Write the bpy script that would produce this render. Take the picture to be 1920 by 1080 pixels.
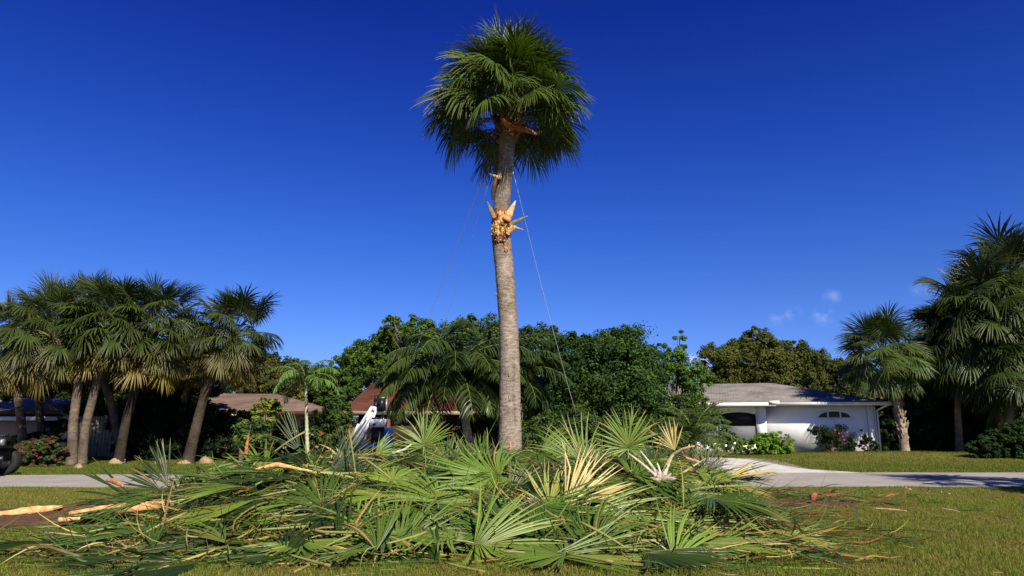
import bpy, math, random
import numpy as np
from math import radians as R_, sin, cos, pi
for o in list(bpy.data.objects): bpy.data.objects.remove(o)
sc = bpy.context.scene
# ---------------------------------------------------------------- camera
F = 1280.0; PITCH = R_(11.27); CAMH = 1.5
cd = bpy.data.cameras.new('camera'); cam = bpy.data.objects.new('camera', cd)
sc.collection.objects.link(cam); sc.camera = cam
cd.sensor_width = 36; cd.lens = 24.0; cd.clip_end = 3000; cd.clip_start = 0.05
cam.location = (0, 0, CAMH); cam.rotation_euler = (pi/2 + PITCH, 0, 0)
# ---------------------------------------------------------------- sun and sky
SUN_EL = R_(40); SUN_AZ = R_(24)          # sun behind the camera, to the right
sundir = np.array([sin(SUN_AZ)*cos(SUN_EL), -cos(SUN_AZ)*cos(SUN_EL), sin(SUN_EL)])
sl = bpy.data.lights.new('sun', 'SUN'); sl.energy = 4.8; sl.angle = R_(0.5); sl.color = (1, .92, .78)
so = bpy.data.objects.new('sun', sl); sc.collection.objects.link(so)
from mathutils import Vector
so.rotation_euler = Vector(sundir.tolist()).to_track_quat('Z', 'Y').to_euler()
W = bpy.data.worlds.new('World'); sc.world = W; W.use_nodes = True
nt = W.node_tree; nt.nodes.clear()
def N(nt, t, **k):
    n = nt.nodes.new(t)
    for a, b in k.items(): setattr(n, a, b)
    return n
def setin(n, **k):
    for a, b in k.items(): n.inputs[a.replace('_', ' ')].default_value = b
sky = N(nt, 'ShaderNodeTexSky', sky_type='NISHITA', sun_disc=False, sun_elevation=SUN_EL,
        sun_rotation=pi - SUN_AZ, altitude=0, air_density=1.0, dust_density=0.3, ozone_density=3.0)
wout = N(nt, 'ShaderNodeOutputWorld'); bg = N(nt, 'ShaderNodeBackground'); bg.inputs[1].default_value = 0.064
tc = N(nt, 'ShaderNodeTexCoord'); sx = N(nt, 'ShaderNodeSeparateXYZ'); nt.links.new(tc.outputs['Generated'], sx.inputs[0])
ramp = N(nt, 'ShaderNodeValToRGB')       # blue sky tint by height; unseen zenith stops dimmed to cut fill light
nt.links.new(sx.outputs[2], ramp.inputs[0])
SKYR = [(0.0, (.50, .66, 1.35)), (.118, (.36, .575, 1.30)), (.188, (.28, .51, 1.2)), (.264, (.2, .445, 1.22)), (.375, (.122, .327, 1.15)), (.54, (.062, .185, 1.0)), (.72, (.04, .12, .5)), (1.0, (.03, .09, .35))]
el = ramp.color_ramp.elements
while len(el) < len(SKYR): el.new(.5)
for e, (p, c) in zip(el, SKYR): e.position = p; e.color = (*c, 1)
mul = N(nt, 'ShaderNodeMix', data_type='RGBA', blend_type='MULTIPLY'); mul.inputs[0].default_value = 1
nt.links.new(sky.outputs[0], mul.inputs[6]); nt.links.new(ramp.outputs[0], mul.inputs[7])
last = mul.outputs[2]
def pixdir(px, py):
    x = (px-960); v = py-540
    d = np.array([x, F*cos(PITCH)+v*sin(PITCH), F*sin(PITCH)-v*cos(PITCH)]); return d/np.linalg.norm(d)
cn = N(nt, 'ShaderNodeTexNoise'); setin(cn, Scale=75.0, Detail=6.0, Roughness=.6); nt.links.new(tc.outputs['Generated'], cn.inputs[0])
acc = None
for (px, py, r, a) in [(1546, 592, 19, .17), (1536, 589, 15, .12), (1487, 587, 17, .15), (1472, 590, 13, .12), (1455, 601, 16, .14), (1557, 556, 15, .13), (1568, 558, 12, .09), (1305, 678, 16, 1.4), (1318, 684, 14, 1.3), (1722, 542, 15, .11), (1732, 548, 12, .08)]:
    d = pixdir(px, py)
    vm = N(nt, 'ShaderNodeVectorMath', operation='DISTANCE'); vm.inputs[1].default_value = d
    nt.links.new(tc.outputs['Generated'], vm.inputs[0])
    mr = N(nt, 'ShaderNodeMapRange', interpolation_type='SMOOTHSTEP'); mr.inputs[1].default_value = 0; mr.inputs[2].default_value = r/1280*1.25
    mr.inputs[3].default_value = a; mr.inputs[4].default_value = 0
    nt.links.new(vm.outputs['Value'], mr.inputs[0])
    if acc is None: acc = mr.outputs[0]
    else:
        ad = N(nt, 'ShaderNodeMath', operation='ADD'); nt.links.new(acc, ad.inputs[0]); nt.links.new(mr.outputs[0], ad.inputs[1]); acc = ad.outputs[0]
nr = N(nt, 'ShaderNodeMapRange'); nr.inputs[1].default_value = .38; nr.inputs[2].default_value = .68; nt.links.new(cn.outputs[0], nr.inputs[0])
cm = N(nt, 'ShaderNodeMath', operation='MULTIPLY', use_clamp=True); nt.links.new(acc, cm.inputs[0]); nt.links.new(nr.outputs[0], cm.inputs[1])
cmix = N(nt, 'ShaderNodeMix', data_type='RGBA'); nt.links.new(cm.outputs[0], cmix.inputs[0]); nt.links.new(last, cmix.inputs[6]); cmix.inputs[7].default_value = (10, 10.5, 12, 1)
nt.links.new(cmix.outputs[2], bg.inputs[0]); nt.links.new(bg.outputs[0], wout.inputs[0])
sc.view_settings.view_transform = 'Standard'; sc.view_settings.look = 'None'; sc.view_settings.gamma = 1
sc.view_settings.exposure = 0.65
sc.render.engine = 'CYCLES'

# ---------------------------------------------------------------- helpers
COL = sc.collection
def at(px, py, Y):
    d = pixdir(px, py); k = Y/d[1]; return np.array([d[0]*k, Y, CAMH+d[2]*k])
def gr(px, py, z=0.0):
    d = pixdir(px, py); k = (z-CAMH)/d[2]; return np.array([d[0]*k, d[1]*k, z])
def mesh_np(name, V, Fq, mat, C=None, smooth=False, T=None):
    V = np.asarray(V, np.float32); me = bpy.data.meshes.new(name)
    Fq = np.asarray(Fq, np.int32).reshape(-1, 4) if Fq is not None and len(Fq) else np.zeros((0, 4), np.int32)
    T = np.asarray(T, np.int32).reshape(-1, 3) if T is not None and len(T) else np.zeros((0, 3), np.int32)
    me.vertices.add(len(V)); me.vertices.foreach_set('co', V.ravel())
    li = np.concatenate([Fq.ravel(), T.ravel()]).astype(np.int32)
    me.loops.add(len(li)); me.loops.foreach_set('vertex_index', li)
    st = np.concatenate([np.arange(len(Fq))*4, len(Fq)*4+np.arange(len(T))*3]).astype(np.int32)
    me.polygons.add(len(st)); me.polygons.foreach_set('loop_start', st)
    if smooth: me.polygons.foreach_set('use_smooth', np.ones(len(st), bool))
    me.update(calc_edges=True); me.validate()
    if C is not None:
        a = me.color_attributes.new('tint', 'FLOAT_COLOR', 'POINT')
        c4 = np.ones((len(V), 4), np.float32); c4[:, :3] = C
        a.data.foreach_set('color', c4.ravel())
    me.materials.append(mat); return me
def link(name, me, parent=None, loc=None, rz=0):
    o = bpy.data.objects.new(name, me); COL.objects.link(o)
    if parent is not None: o.parent = parent
    if loc is not None: o.location = tuple(float(v) for v in loc)
    o.rotation_euler[2] = rz
    return o
def tag(o, label, cat, group=None):
    o['label'] = label; o['category'] = cat
    if group: o['group'] = group
    return o
def thing(name, label, cat, loc=(0, 0, 0), rz=0, group=None):
    return tag(link(name, None, None, loc, rz), label, cat, group)
class G:                                    # geometry gatherer with a tint per vertex
    def __init__(s): s.V = []; s.Q = []; s.T = []; s.C = []; s.n = 0
    def add(s, V, Q=None, T=None, C=(1, 1, 1)):
        V = np.asarray(V, float).reshape(-1, 3); k = len(V)
        if Q is not None and len(Q): s.Q.append(np.asarray(Q).reshape(-1, 4)+s.n)
        if T is not None and len(T): s.T.append(np.asarray(T).reshape(-1, 3)+s.n)
        C = np.asarray(C, float)
        if C.ndim == 1: C = np.tile(C, (k, 1))
        s.V.append(V); s.C.append(C); s.n += k; return s
    def box(s, a, b, C=(1, 1, 1), M=None):
        x0, y0, z0 = a; x1, y1, z1 = b
        V = np.array([[x, y, z] for z in (z0, z1) for y in (y0, y1) for x in (x0, x1)], float)
        if M is not None: V = M(V)
        return s.add(V, [[0, 2, 3, 1], [4, 5, 7, 6], [0, 1, 5, 4], [2, 6, 7, 3], [0, 4, 6, 2], [1, 3, 7, 5]], C=C)
    def beam(s, p, q, w, h, C=(1, 1, 1)):
        p = np.array(p, float); q = np.array(q, float); d = q-p; d /= np.linalg.norm(d)
        up = np.array([0, 0, 1.]) if abs(d[2]) < .95 else np.array([0, 1., 0])
        a = np.cross(d, up); a /= np.linalg.norm(a); b = np.cross(a, d)
        V = [e+i*a*w/2+j*b*h/2 for e in (p, q) for i, j in ((-1, -1), (1, -1), (1, 1), (-1, 1))]
        return s.add(V, [[3, 2, 1, 0], [4, 5, 6, 7], [0, 1, 5, 4], [1, 2, 6, 5], [2, 3, 7, 6], [3, 0, 4, 7]], C=C)
    def tube(s, P, r, seg=8, C=(1, 1, 1), cap=True, jit=0, rng=None, flat=1.0):
        P = np.asarray(P, float); r = np.broadcast_to(np.asarray(r, float), (len(P),))
        t = np.gradient(P, axis=0); t /= np.linalg.norm(t, axis=1)[:, None]+1e-9
        ref = np.array([0, 1., 0]) if abs(t[:, 1]).mean() < .8 else np.array([1., 0, 0])
        a = np.cross(t, ref); a /= np.linalg.norm(a, axis=1)[:, None]+1e-9; b = np.cross(t, a)
        ang = np.arange(seg)*2*pi/seg
        rr = r[:, None]*np.ones(seg)
        if jit: rr = rr*(1+jit*(rng.random((len(P), seg))-.5))
        V = P[:, None]+rr[..., None]*(np.cos(ang)[None, :, None]*a[:, None]+flat*np.sin(ang)[None, :, None]*b[:, None])
        V = V.reshape(-1, 3); Q = []
        i = np.arange(len(P)-1)[:, None]*seg; j = np.arange(seg)[None]; j2 = (j+1) % seg
        Q = np.stack([i+j, i+j2, i+j2+seg, i+j+seg], -1).reshape(-1, 4)
        if isinstance(C, np.ndarray) and C.ndim == 2 and len(C) == len(P): C = np.repeat(C, seg, 0)
        T = None
        if cap:
            V = np.vstack([V, P[:1], P[-1:]]); k = len(P)*seg; j = np.arange(seg); j2 = (j+1) % seg
            T = np.vstack([np.stack([np.full(seg, k), j2, j], -1), np.stack([np.full(seg, k+1), j+k-seg, j2+k-seg], -1)])
            if isinstance(C, np.ndarray) and C.ndim == 2: C = np.vstack([C, C[:1], C[-1:]])
        return s.add(V, Q, T, C)
    def mesh(s, name, mat, smooth=False):
        return mesh_np(name, np.vstack(s.V), np.vstack(s.Q) if s.Q else None, mat, np.vstack(s.C), smooth, np.vstack(s.T) if s.T else None)
    def obj(s, name, mat, parent=None, smooth=False, loc=None, rz=0): return link(name, s.mesh(name, mat, smooth), parent, loc, rz)
def sstep(x): x = np.clip(x, 0, 1); return x*x*(3-2*x)
_nr = np.random.default_rng(5); _nf = [(_nr.normal(size=2), _nr.random()*6.3) for _ in range(10)]
def noise2(x, y, sc_=1.0):
    v = 0
    for i, (k, p) in enumerate(_nf): v = v+np.sin((k[0]*x+k[1]*y)*sc_*(1+.35*i)+p)/(1+.25*i)
    return v/4.0

# ---------------------------------------------------------------- materials
def newmat(name):
    m = bpy.data.materials.new(name); m.use_nodes = True; nt = m.node_tree; nt.nodes.clear()
    out = N(nt, 'ShaderNodeOutputMaterial'); b = N(nt, 'ShaderNodeBsdfPrincipled'); nt.links.new(b.outputs[0], out.inputs[0])
    return m, nt, b, out
def surf(name, col, rough=.8, scale=3.0, var=.25, col2=None, bump=.0, bscale=30, spec=.3, tint=False, metal=0, detail=6):
    m, nt, b, out = newmat(name); L = nt.links.new
    tc = N(nt, 'ShaderNodeTexCoord'); no = N(nt, 'ShaderNodeTexNoise'); setin(no, Scale=scale, Detail=float(detail), Roughness=.65)
    L(tc.outputs['Object'], no.inputs[0])
    rp = N(nt, 'ShaderNodeValToRGB'); e = rp.color_ramp.elements
    c2 = col2 or tuple(c*(1-var) for c in col)
    e[0].position = .36; e[0].color = (*c2, 1); e[1].position = .62; e[1].color = (*col, 1)
    L(no.outputs[0], rp.inputs[0]); cur = rp.outputs[0]
    if tint:
        at_ = N(nt, 'ShaderNodeAttribute', attribute_name='tint')
        mx = N(nt, 'ShaderNodeMix', data_type='RGBA', blend_type='MULTIPLY'); mx.inputs[0].default_value = 1
        L(cur, mx.inputs[6]); L(at_.outputs[0], mx.inputs[7]); cur = mx.outputs[2]
    L(cur, b.inputs['Base Color']); b.inputs['Roughness'].default_value = rough; b.inputs['Metallic'].default_value = metal
    b.inputs['Specular IOR Level'].default_value = spec
    if bump:
        n2 = N(nt, 'ShaderNodeTexNoise'); setin(n2, Scale=float(bscale), Detail=5.0, Roughness=.6); L(tc.outputs['Object'], n2.inputs[0])
        bp = N(nt, 'ShaderNodeBump'); bp.inputs['Strength'].default_value = bump; bp.inputs['Distance'].default_value = .02
        L(n2.outputs[0], bp.inputs['Height']); L(bp.outputs[0], b.inputs['Normal'])
    return m
def leafmat(name, rough=.4, spec=.5, trans=.25, hue=.03, gain=1.0):
    """colour comes from the leaf's own tint; a little light passes through the blade"""
    m, nt, b, out = newmat(name); L = nt.links.new
    at_ = N(nt, 'ShaderNodeAttribute', attribute_name='tint'); oi = N(nt, 'ShaderNodeObjectInfo')
    hs = N(nt, 'ShaderNodeHueSaturation')
    mr = N(nt, 'ShaderNodeMapRange'); mr.inputs[3].default_value = .5-hue*.5; mr.inputs[4].default_value = .5+hue*.5; L(oi.outputs['Random'], mr.inputs[0])
    mv = N(nt, 'ShaderNodeMapRange'); mv.inputs[3].default_value = .8*gain; mv.inputs[4].default_value = 1.2*gain
    wn = N(nt, 'ShaderNodeMath', operation='FRACT'); ml = N(nt, 'ShaderNodeMath', operation='MULTIPLY'); ml.inputs[1].default_value = 17.3
    L(oi.outputs['Random'], ml.inputs[0]); L(ml.outputs[0], wn.inputs[0]); L(wn.outputs[0], mv.inputs[0])
    L(mr.outputs[0], hs.inputs['Hue']); L(mv.outputs[0], hs.inputs['Value']); L(at_.outputs[0], hs.inputs['Color'])
    L(hs.outputs[0], b.inputs['Base Color']); b.inputs['Roughness'].default_value = rough; b.inputs['Specular IOR Level'].default_value = spec
    tr = N(nt, 'ShaderNodeBsdfTranslucent'); g = N(nt, 'ShaderNodeMix', data_type='RGBA', blend_type='MULTIPLY'); g.inputs[0].default_value = 1
    L(hs.outputs[0], g.inputs[6]); g.inputs[7].default_value = (1.3, 1.5, .5, 1); L(g.outputs[2], tr.inputs[0])
    ms = N(nt, 'ShaderNodeMixShader'); ms.inputs[0].default_value = trans; L(b.outputs[0], ms.inputs[1]); L(tr.outputs[0], ms.inputs[2]); L(ms.outputs[0], out.inputs[0])
    return m
M_PALM = leafmat('palm_leaf', .42, .35, .2)
M_CUT = leafmat('cut_palm_leaf', .38, .36, .12, .03, .92)
M_FEATH = leafmat('feather_palm_leaf', .38, .35, .22)
M_LEAF = leafmat('broad_leaf', .6, .1, .22)
M_GRASS = leafmat('grass_blade', .7, .08, .3, 0)
M_PET = surf('frond_stalk', (1, 1, 1), .5, 14, .2, tint=True)
M_SPLIT = surf('fresh_split_wood', (.95, .95, .95), .75, 16, .45, tint=True, bump=.7, bscale=60)
M_WHITE = surf('white_stucco', (.84, .84, .83), .85, 2.5, .06, bump=.25, bscale=60)
M_TRIM = surf('white_trim', (.76, .76, .74), .6, 4, .08)
M_BEIGE = surf('beige_stucco', (.62, .43, .30), .9, 2, .12, bump=.3, bscale=60)
M_BROWNW = surf('brown_wall', (.06, .035, .022), .9, 2, .2)
M_GLASS = surf('dark_glass', (.012, .013, .015), .32, 1, .2, spec=.3)
M_SCREEN = surf('grey_screen', (.14, .145, .16), .7, 8, .15)
M_BLACK = surf('black_plastic', (.012, .012, .014), .35, 5, .3)
M_RUBBER = surf('rubber', (.02, .02, .02), .8, 8, .3, bump=.3)
M_STEELW = surf('white_painted_steel', (.60, .61, .62), .4, 6, .1, spec=.5)
M_BLUE = surf('blue_painted_steel', (.03, .16, .38), .4, 6, .15, spec=.5)
M_METAL = surf('grey_metal', (.35, .36, .37), .4, 8, .2, metal=.6)
M_ORANGE = surf('amber_plastic', (.75, .22, .02), .3, 5, .1)
M_REDPOST = surf('red_brown_post', (.17, .045, .022), .7, 5, .2)
M_ROCK = surf('tan_rock', (.34, .25, .15), .9, 9, .5, bump=.9, bscale=14, col2=(.25, .16, .09))
M_ROPE = surf('pale_rope', (.82, .82, .80), .8, 30, .2)
M_CHIP = surf('wood_chip', (.62, .38, .17), .85, 14, .4)
M_FLOWER = surf('red_petal', (.55, .03, .03), .6, 9, .3)
def barkmat(name, c1, c2, ring=1):
    m, nt, b, out = newmat(name); L = nt.links.new
    tc = N(nt, 'ShaderNodeTexCoord'); mp = N(nt, 'ShaderNodeMapping'); mp.inputs['Scale'].default_value = (7, 7, 26); L(tc.outputs['Object'], mp.inputs[0])
    n1 = N(nt, 'ShaderNodeTexNoise'); setin(n1, Scale=1.0, Detail=8.0, Roughness=.75); L(mp.outputs[0], n1.inputs[0])
    n2 = N(nt, 'ShaderNodeTexNoise'); setin(n2, Scale=1.7, Detail=4.0, Roughness=.6); L(tc.outputs['Object'], n2.inputs[0])
    mp3 = N(nt, 'ShaderNodeMapping'); mp3.inputs['Scale'].default_value = (60, 60, 9); L(tc.outputs['Object'], mp3.inputs[0])
    n3 = N(nt, 'ShaderNodeTexNoise'); setin(n3, Scale=1.0, Detail=5.0, Roughness=.7); L(mp3.outputs[0], n3.inputs[0])
    r1 = N(nt, 'ShaderNodeValToRGB'); e = r1.color_ramp.elements; e[0].position = .34; e[0].color = (*c2, 1); e[1].position = .56; e[1].color = (*c1, 1); L(n1.outputs[0], r1.inputs[0])
    r2 = N(nt, 'ShaderNodeValToRGB'); e = r2.color_ramp.elements; e[0].position = .35; e[0].color = (.62, .57, .52, 1); e[1].position = .6; e[1].color = (1.08, 1.06, 1.04, 1); L(n2.outputs[0], r2.inputs[0])
    mx = N(nt, 'ShaderNodeMix', data_type='RGBA', blend_type='MULTIPLY'); mx.inputs[0].default_value = 1; L(r1.outputs[0], mx.inputs[6]); L(r2.outputs[0], mx.inputs[7])
    at_ = N(nt, 'ShaderNodeAttribute', attribute_name='tint'); m2 = N(nt, 'ShaderNodeMix', data_type='RGBA', blend_type='MULTIPLY'); m2.inputs[0].default_value = 1
    L(mx.outputs[2], m2.inputs[6]); L(at_.outputs[0], m2.inputs[7]); L(m2.outputs[2], b.inputs['Base Color'])
    b.inputs['Roughness'].default_value = .9; b.inputs['Specular IOR Level'].default_value = .2
    ad = N(nt, 'ShaderNodeMath', operation='ADD'); L(n1.outputs[0], ad.inputs[0]); L(n3.outputs[0], ad.inputs[1])
    bp = N(nt, 'ShaderNodeBump'); bp.inputs['Strength'].default_value = .8; bp.inputs['Distance'].default_value = .02; L(ad.outputs[0], bp.inputs['Height']); L(bp.outputs[0], b.inputs['Normal'])
    return m
M_BARK = barkmat('palm_bark', (.40, .335, .27), (.15, .115, .085))
M_BARKD = barkmat('tree_bark', (.20, .15, .11), (.07, .05, .035))
def roofmat(name, c1, c2, sx_=3.0):
    m, nt, b, out = newmat(name); L = nt.links.new
    tc = N(nt, 'ShaderNodeTexCoord')
    br = N(nt, 'ShaderNodeTexBrick'); setin(br, Scale=sx_, Mortar_Size=.025, Brick_Width=.9, Row_Height=.42); br.inputs['Color1'].default_value = (*c1, 1); br.inputs['Color2'].default_value = (*c2, 1); br.inputs['Mortar'].default_value = (*[c*.45 for c in c2], 1)
    L(tc.outputs['Object'], br.inputs[0])
    no = N(nt, 'ShaderNodeTexNoise'); setin(no, Scale=.9, Detail=7.0, Roughness=.7); L(tc.outputs['Object'], no.inputs[0])
    r = N(nt, 'ShaderNodeValToRGB'); e = r.color_ramp.elements; e[0].position = .35; e[0].color = (.62, .6, .58, 1); e[1].position = .6; e[1].color = (1.1, 1.1, 1.1, 1); L(no.outputs[0], r.inputs[0])
    mx = N(nt, 'ShaderNodeMix', data_type='RGBA', blend_type='MULTIPLY'); mx.inputs[0].default_value = 1; L(br.outputs[0], mx.inputs[6]); L(r.outputs[0], mx.inputs[7])
    L(mx.outputs[2], b.inputs['Base Color']); b.inputs['Roughness'].default_value = .9; b.inputs['Specular IOR Level'].default_value = .2
    bp = N(nt, 'ShaderNodeBump'); bp.inputs['Strength'].default_value = .4; bp.inputs['Distance'].default_value = .02; L(br.outputs['Fac'], bp.inputs['Height']); bp.invert = True; L(bp.outputs[0], b.inputs['Normal'])
    return m
M_ROOFG = roofmat('grey_shingle', (.30, .275, .25), (.24, .22, .20))
M_ROOFR = roofmat('red_brown_shingle', (.165, .06, .038), (.13, .046, .03))
M_ROOFB = roofmat('brown_shingle', (.25, .17, .13), (.2, .14, .11))
M_ROOFT = roofmat('tan_shingle', (.36, .26, .2), (.3, .2, .16))

# ---------------------------------------------------------------- ground, road, driveway
def mound(x, y):
    c = gr(1720, 848)
    return .21*np.exp(-(((x-18.6)/5.5)**2+((y-33)/3.2)**2))
def gnd_mat():
    m, nt, b, out = newmat('lawn_soil'); L = nt.links.new
    tc = N(nt, 'ShaderNodeTexCoord')
    n1 = N(nt, 'ShaderNodeTexNoise'); setin(n1, Scale=.7, Detail=8.0, Roughness=.7); L(tc.outputs['Object'], n1.inputs[0])
    n2 = N(nt, 'ShaderNodeTexNoise'); setin(n2, Scale=22.0, Detail=6.0, Roughness=.75); L(tc.outputs['Object'], n2.inputs[0])
    r = N(nt, 'ShaderNodeValToRGB'); e = r.color_ramp.elements; e[0].position = .38; e[0].color = (.13, .08, .03, 1); e[1].position = .58; e[1].color = (.12, .15, .02, 1)
    e2 = r.color_ramp.elements.new(.5); e2.color = (.18, .15, .035, 1)
    mxv = N(nt, 'ShaderNodeMath', operation='MULTIPLY_ADD'); mxv.inputs[1].default_value = .45; L(n2.outputs[0], mxv.inputs[0])
    ms = N(nt, 'ShaderNodeMath', operation='MULTIPLY'); ms.inputs[1].default_value = .55; L(n1.outputs[0], ms.inputs[0]); L(ms.outputs[0], mxv.inputs[2]); L(mxv.outputs[0], r.inputs[0])
    L(r.outputs[0], b.inputs['Base Color']); b.inputs['Roughness'].default_value = .95; b.inputs['Specular IOR Level'].default_value = .1
    bp = N(nt, 'ShaderNodeBump'); bp.inputs['Strength'].default_value = 1; bp.inputs['Distance'].default_value = .04; L(n2.outputs[0], bp.inputs['Height']); L(bp.outputs[0], b.inputs['Normal'])
    return m
M_GND = gnd_mat()
xs = np.concatenate([[-900, -300, -100], np.linspace(-40, 40, 81), [100, 300, 900]])
ys = np.concatenate([[-300, -50, -10], np.linspace(0, 60, 61), [90, 200, 600, 1500]])
X, Y = np.meshgrid(xs, ys); Z = mound(X, Y)
V = np.stack([X, Y, Z], -1).reshape(-1, 3); nx = len(xs)
i, j = np.meshgrid(np.arange(len(ys)-1), np.arange(nx-1), indexing='ij'); a = (i*nx+j).ravel()
g = link('ground', mesh_np('ground', V, np.stack([a, a+1, a+nx+1, a+nx], -1), M_GND, smooth=True)); g['kind'] = 'structure'
RY0, RY1 = gr(960, 913.5)[1], gr(960, 886)[1]
M_ROAD = surf('pale_asphalt', (.35, .325, .295), .9, 1.1, .2, bump=.5, bscale=70, detail=9)
M_DRIVE = surf('concrete_drive', (.62, .60, .57), .9, 1.5, .25, bump=.4, bscale=50, detail=9)
M_MULCH = surf('gravel_mulch', (.42, .34, .28), .95, 26, .6, col2=(.16, .10, .07), bump=1, bscale=40)
M_MULCHR = surf('red_sawdust_mulch', (.13, .065, .035), .95, 20, .6, col2=(.045, .02, .012), bump=1, bscale=30)
# edges of the road wander a little; the left half bends a touch away
def road_edges(x):
    return (RY0+.10*np.sin(x*.9)+.05*np.sin(x*2.7+1)+np.clip(-x-4, 0, 60)*-.012,
            RY1-np.clip(-x-3, 0, 30)*.10+.04*np.sin(x*1.7)+np.clip(x-6, 0, 60)*-.01)
rx = np.linspace(-120, 120, 481); e0, e1 = road_edges(rx)
V = np.concatenate([np.stack([rx, e0, rx*0+.006], -1), np.stack([rx, (e0+e1)/2, rx*0+.035], -1), np.stack([rx, e1, rx*0+.006], -1)]); n = len(rx)
a = np.arange(n-1); o = link('road', mesh_np('road', V, np.concatenate([np.stack([a, a+1, a+n+1, a+n], -1), np.stack([a+n, a+n+1, a+2*n+1, a+2*n], -1)]), M_ROAD, smooth=True)); o['kind'] = 'structure'
def strip(name, Lp, Rp, z, mat):
    Lp = np.array([gr(*p)[:2] for p in Lp]); Rp = np.array([gr(*p)[:2] for p in Rp]); t = np.linspace(0, 1, 24)
    def res(P):
        k = np.linspace(0, 1, len(P)); return np.stack([np.interp(t, k, P[:, 0]), np.interp(t, k, P[:, 1])], -1)
    A = res(Lp); B = res(Rp); n = len(t); V = np.concatenate([np.c_[A, np.full(n, z)], np.c_[B, np.full(n, z)]]); a = np.arange(n-1)
    o = link(name, mesh_np(name, V, np.stack([a, a+n, a+n+1, a+1], -1), mat)); o['kind'] = 'structure'; return o
DL = [(1255, 887.5), (1290, 876), (1318, 866), (1330, 856)]; DR = [(1620, 887), (1520, 881), (1465, 872), (1412, 860)]
strip('driveway', DL, DR, .012, M_DRIVE)
strip('driveway_gravel_edge', [(1560, 884.5), (1488, 877), (1440, 868), (1382, 858)], [(1575, 884.2), (1512, 879), (1470, 867), (1425, 857)], .018, M_MULCH)
driveX = lambda y: None
DLw = np.array([gr(*p)[:2] for p in DL]); DRw = np.array([gr(*p)[:2] for p in DR])
def in_drive(x, y):
    l = np.interp(y, DLw[:, 1], DLw[:, 0]); r = np.interp(y, DRw[:, 1], DRw[:, 0]); return (x > l) & (x < r) & (y < DRw[-1, 1]) & (y > DLw[0, 1])

# ---------------------------------------------------------------- pile shape
def pile(x, y):
    x = np.asarray(x, float); y = np.asarray(y, float)
    core = .74*sstep((y-7.3)/4.4)*sstep((15.8-y)/2.4)*sstep((x+6.1)/2.6)*sstep((4.7-x)/2.1)
    return core*(1+.22*noise2(x, y, 1.3))+.03
# ---------------------------------------------------------------- grass
def grass(name, n, fx, lo, hi, wid, label, seed, reg, gc=(.135, .245, .028), yc=(.30, .28, .055)):
    rng = np.random.default_rng(seed)
    y = reg[2]+(reg[3]-reg[2])*rng.random(n)**1.25; x = (rng.random(n)*2-1)*(y*.78+1.5)
    k = fx(x, y, rng); x = x[k]; y = y[k]; n = len(x)
    patch = noise2(x, y, .9)+.5*noise2(x+30, y*1.3, 3.1)
    h = lo+(hi-lo)*rng.random(n)*np.clip(1+.6*patch, .4, 1.6)
    az = rng.random(n)*2*pi; lean = rng.random(n)*.9
    base = np.stack([x, y, mound(x, y)], -1); d = np.stack([np.cos(az)*lean, np.sin(az)*lean, np.ones(n)], -1)
    w = np.stack([-np.sin(az+rng.normal(size=n)*.8), np.cos(az+rng.normal(size=n)*.8), np.zeros(n)], -1)*(wid*(.6+.8*rng.random(n)))[:, None]
    mid = base+d*(h*.55)[:, None]; tip = base+d*np.stack([h*1.25, h*1.25, h*.95], -1)
    V = np.stack([base-w/2, base+w/2, mid+w*.35, mid-w*.35, tip], 1).reshape(-1, 3)
    a = np.arange(n)*5; Q = np.stack([a, a+1, a+2, a+3], -1); T = np.stack([a+3, a+2, a+4], -1)
    gcol = np.array(gc); ycol = np.array(yc); dcol = gcol*.55; bcol = np.array([.20, .11, .045])
    f = np.clip(.50+.5*patch+rng.normal(size=n)*.24, 0, 1)[:, None]
    c = ycol*(1-f)+gcol*f; k2 = (rng.random(n) < .22)[:, None]; c = np.where(k2, dcol, c); k3 = (rng.random(n) < .12*(1.3-patch))[:, None]; c = np.where(k3, bcol, c)
    c = c*(.75+.5*rng.random(n))[:, None]
    o = link(name, mesh_np(name, V, Q, M_GRASS, np.repeat(c, 5, 0), T=T)); o['kind'] = 'stuff'; o['label'] = label; o['category'] = 'grass'
grass('near_lawn_grass', 420000, lambda x, y, r: (y < road_edges(x)[0]+.04*r.normal(size=len(x))) & (pile(x, y) < .5), .015, .055, .006, 'short patchy turf of the near lawn around the frond pile', 1, (0, 0, 6.2, 17.9))
grass('far_lawn_grass', 230000, lambda x, y, r: (y > road_edges(x)[1]-.03*r.normal(size=len(x))) & ~in_drive(x, y), .03, .075, .011, 'green front lawns on the far side of the road', 2, (0, 0, 19.5, 38.5), (.070, .175, .012), (.12, .195, .020))

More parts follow.
